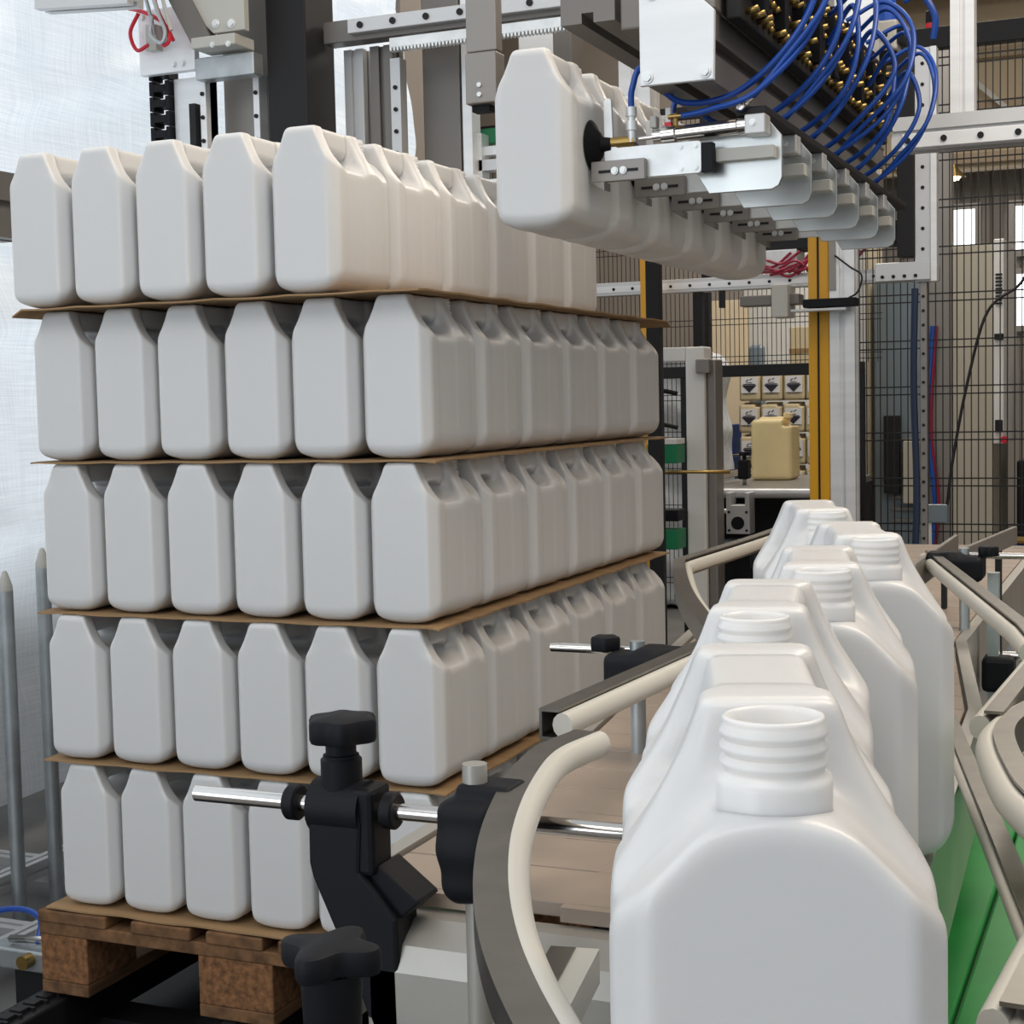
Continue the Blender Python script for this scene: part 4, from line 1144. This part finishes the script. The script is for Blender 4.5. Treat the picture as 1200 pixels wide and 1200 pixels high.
MB().prism([(-.60, 3.52), (-.588, 3.515), (-.545, 3.98), (-.557, 3.985)], 'z', .545, .575, .002).finish('side_guide', M['dark'], fc)
MB().prism([(-.587, 3.515), (-.581, 3.513), (-.539, 3.975), (-.545, 3.98)], 'z', .548, .572).finish('guide_strip', M['pe_bead'], fc)
fk = thing('far_clamp', (-.53, 3.42, .3), 'small black clamp with knob at the far conveyor corner', 'clamp')
MB().prism([(-.555, .63), (-.515, .63), (-.51, .57), (-.49, .50), (-.49, .44), (-.51, .46), (-.545, .54), (-.555, .58)], 'y', 3.38, 3.42, .003).finish('bracket', M['black'], fk)
smooth_curved(star(.027, 5, .08, (-.533, 3.40), .668, .685, .003).finish('hand_knob', M['black'], fk))
smooth_curved(MB().cyl((-.533, 3.40, .63), (-.533, 3.40, .668), .011, 14).finish('knob_stem', M['black'], fk))
fk2 = thing('far_clamp', (-.41, 3.75, .5), 'small black knob clamp behind the guide of the far conveyor', 'clamp')
MB().box(-.495, -.455, 3.72, 3.78, .545, .62, .006).finish('bracket', M['black'], fk2)
smooth_curved(star(.022, 5, .08, (-.475, 3.75), .635, .65, .003).finish('hand_knob', M['black'], fk2))
smooth_curved(MB().cyl((-.475, 3.75, .62), (-.475, 3.75, .635), .008, 12).finish('knob_stem', M['black'], fk2))
MB().cyl((-.475, 3.75, .522), (-.475, 3.75, .56), .008, 10).finish('post', M['galv'], fk2)

# beige jerrycan
bj = thing('beige_jerrycan', (-.445, 4.15, .522), 'beige plastic jerrycan standing alone on the far conveyor', 'jerrycan')


def jerry(w_, l_, h_, c):
    def f(X, Y, Z):
        x, y, z = X - c[0], Y - c[1], Z - c[2]
        d = rbox(x, y, z, (0, 0, h_ / 2 - .006), (w_ / 2, l_ / 2, h_ / 2 - .006), .018)
        d = smax(d, -rbox(x, y, z, (w_ * .38, 0, h_ * .90), (w_ * .11, l_, h_ * .055), .008), .01)
        rib = np.abs(z - h_ * .12) - .004
        d = smax(d, -smax(rib, np.abs(x) - w_ * .6, .002) - .0, .004) if False else d
        return smin(d, rbox(x, y, z, (-.0, 0, h_ * .965), (w_ * .34, l_ * .22, h_ * .03), .006), .01)
    return f


link_mesh('body', sdf_mesh('jerrycan_body', jerry(.168, .17, .258, (-.445, 4.15, .522)), (-.545, 4.05, .51), (-.345, 4.25, .80), .005), M['beige_hdpe'], bj)
smooth_curved(MB().lathe([(0, .775), (.02, .775), (.02, .792), (.017, .795), (0, .795)], (-.385, 4.12, 0), n=20).finish('cap', M['beige_hdpe'], bj))

# pallet of labelled canisters far behind
st = thing('storage_pallet', (-1.1, 7.4, FZ), 'low pallet base under the labelled cream canisters', 'pallet')
for k in range(5): MB().box(-1.46, -.60, 7.28 + .11 * k, 7.36 + .11 * k, -.18, -.158).finish('deck_board', M['wood'], st)
for xx in (-1.45, -1.08, -.71): MB().box(xx, xx + .1, 7.28, 7.82, FZ, -.18).finish('block', M['chip'], st)
lcan = thing('labelled_canister', (0, 0, 0), 'x', 'canister')
_z = lambda a, b, c: (a, b, c)
link_mesh('body', sdf_mesh('labelled_body', jerry(.132, .20, .19, (0, 0, 0)), (-.075, -.11, -.01), (.075, .11, .21), .006), M['cream_hdpe'], lcan)
lab = MB().box(-.052, .052, -.1035, -.0995, .050, .150); lo = lab.finish('paper_label', M['label'], lcan)
MB().prism([(-.046, .098), (.046, .098), (0, .052)], 'y', -.1055, -.1035).finish('black_triangle', M['ink'], lo)
MB().box(-.038, .038, -.1055, -.1035, .101, .106).finish('text_bar', M['ink'], lo)
MB().box(-.040, .040, -.1055, -.1035, .046, .049).finish('text_bar', M['ink'], lo)
sy = MB().prism([(-.018, .118), (-.004, .132), (-.008, .136), (-.022, .122)], 'y', -.1055, -.1035).prism([(.004, .128), (.02, .138), (.018, .142), (.002, .132)], 'y', -.1055, -.1035).box(-.02, .018, -.1055, -.1035, .112, .115)
sy.finish('hazard_mark', M['ink'], lo)
ROWN = ['bottom', 'second', 'third', 'fourth', 'fifth', 'top']
first = True
for rz_ in range(6):
    for c_ in range(4):
        o = lcan if first else copy_tree(lcan); first = False
        o.location = (-1.355 + .139 * c_ + (.004 if rz_ % 2 else 0), 7.42, -.158 + .1985 * rz_)
        o['label'] = 'labelled cream canister in the far storage stack, %s row, %s from the left' % (ROWN[rz_], ORD[c_])
        o['category'] = 'canister'; o['group'] = 'labelled canisters in the far storage stack'
bx = thing('cardboard_box', (-.95, 7.42, 1.02), 'beige cardboard box on top of the labelled canisters', 'box')
MB().box(-1.10, -.84, 7.32, 7.5, 1.022, 1.28, .004).finish('carton', M['cream_hdpe'], bx)
MB().box(-1.10, -.84, 7.318, 7.32, 1.12, 1.15).finish('tape', M['card'], bx)
bl = thing('blue_crate_stack', (-1.5, 7.4, FZ), 'blue plastic crate column left of the labelled canisters', 'crate')
for k in range(5): MB().box(-1.56, -1.475, 7.3, 7.6, FZ + .2 * k, FZ + .19 + .2 * k, .006).finish('crate', M['blue_crate'], bl)
# taupe partition behind the gantry
o = MB().box(-5.9, -1.6, 8.1, 8.18, FZ, 4.3).finish('wall_partition', M['partition']); o['kind'] = 'structure'
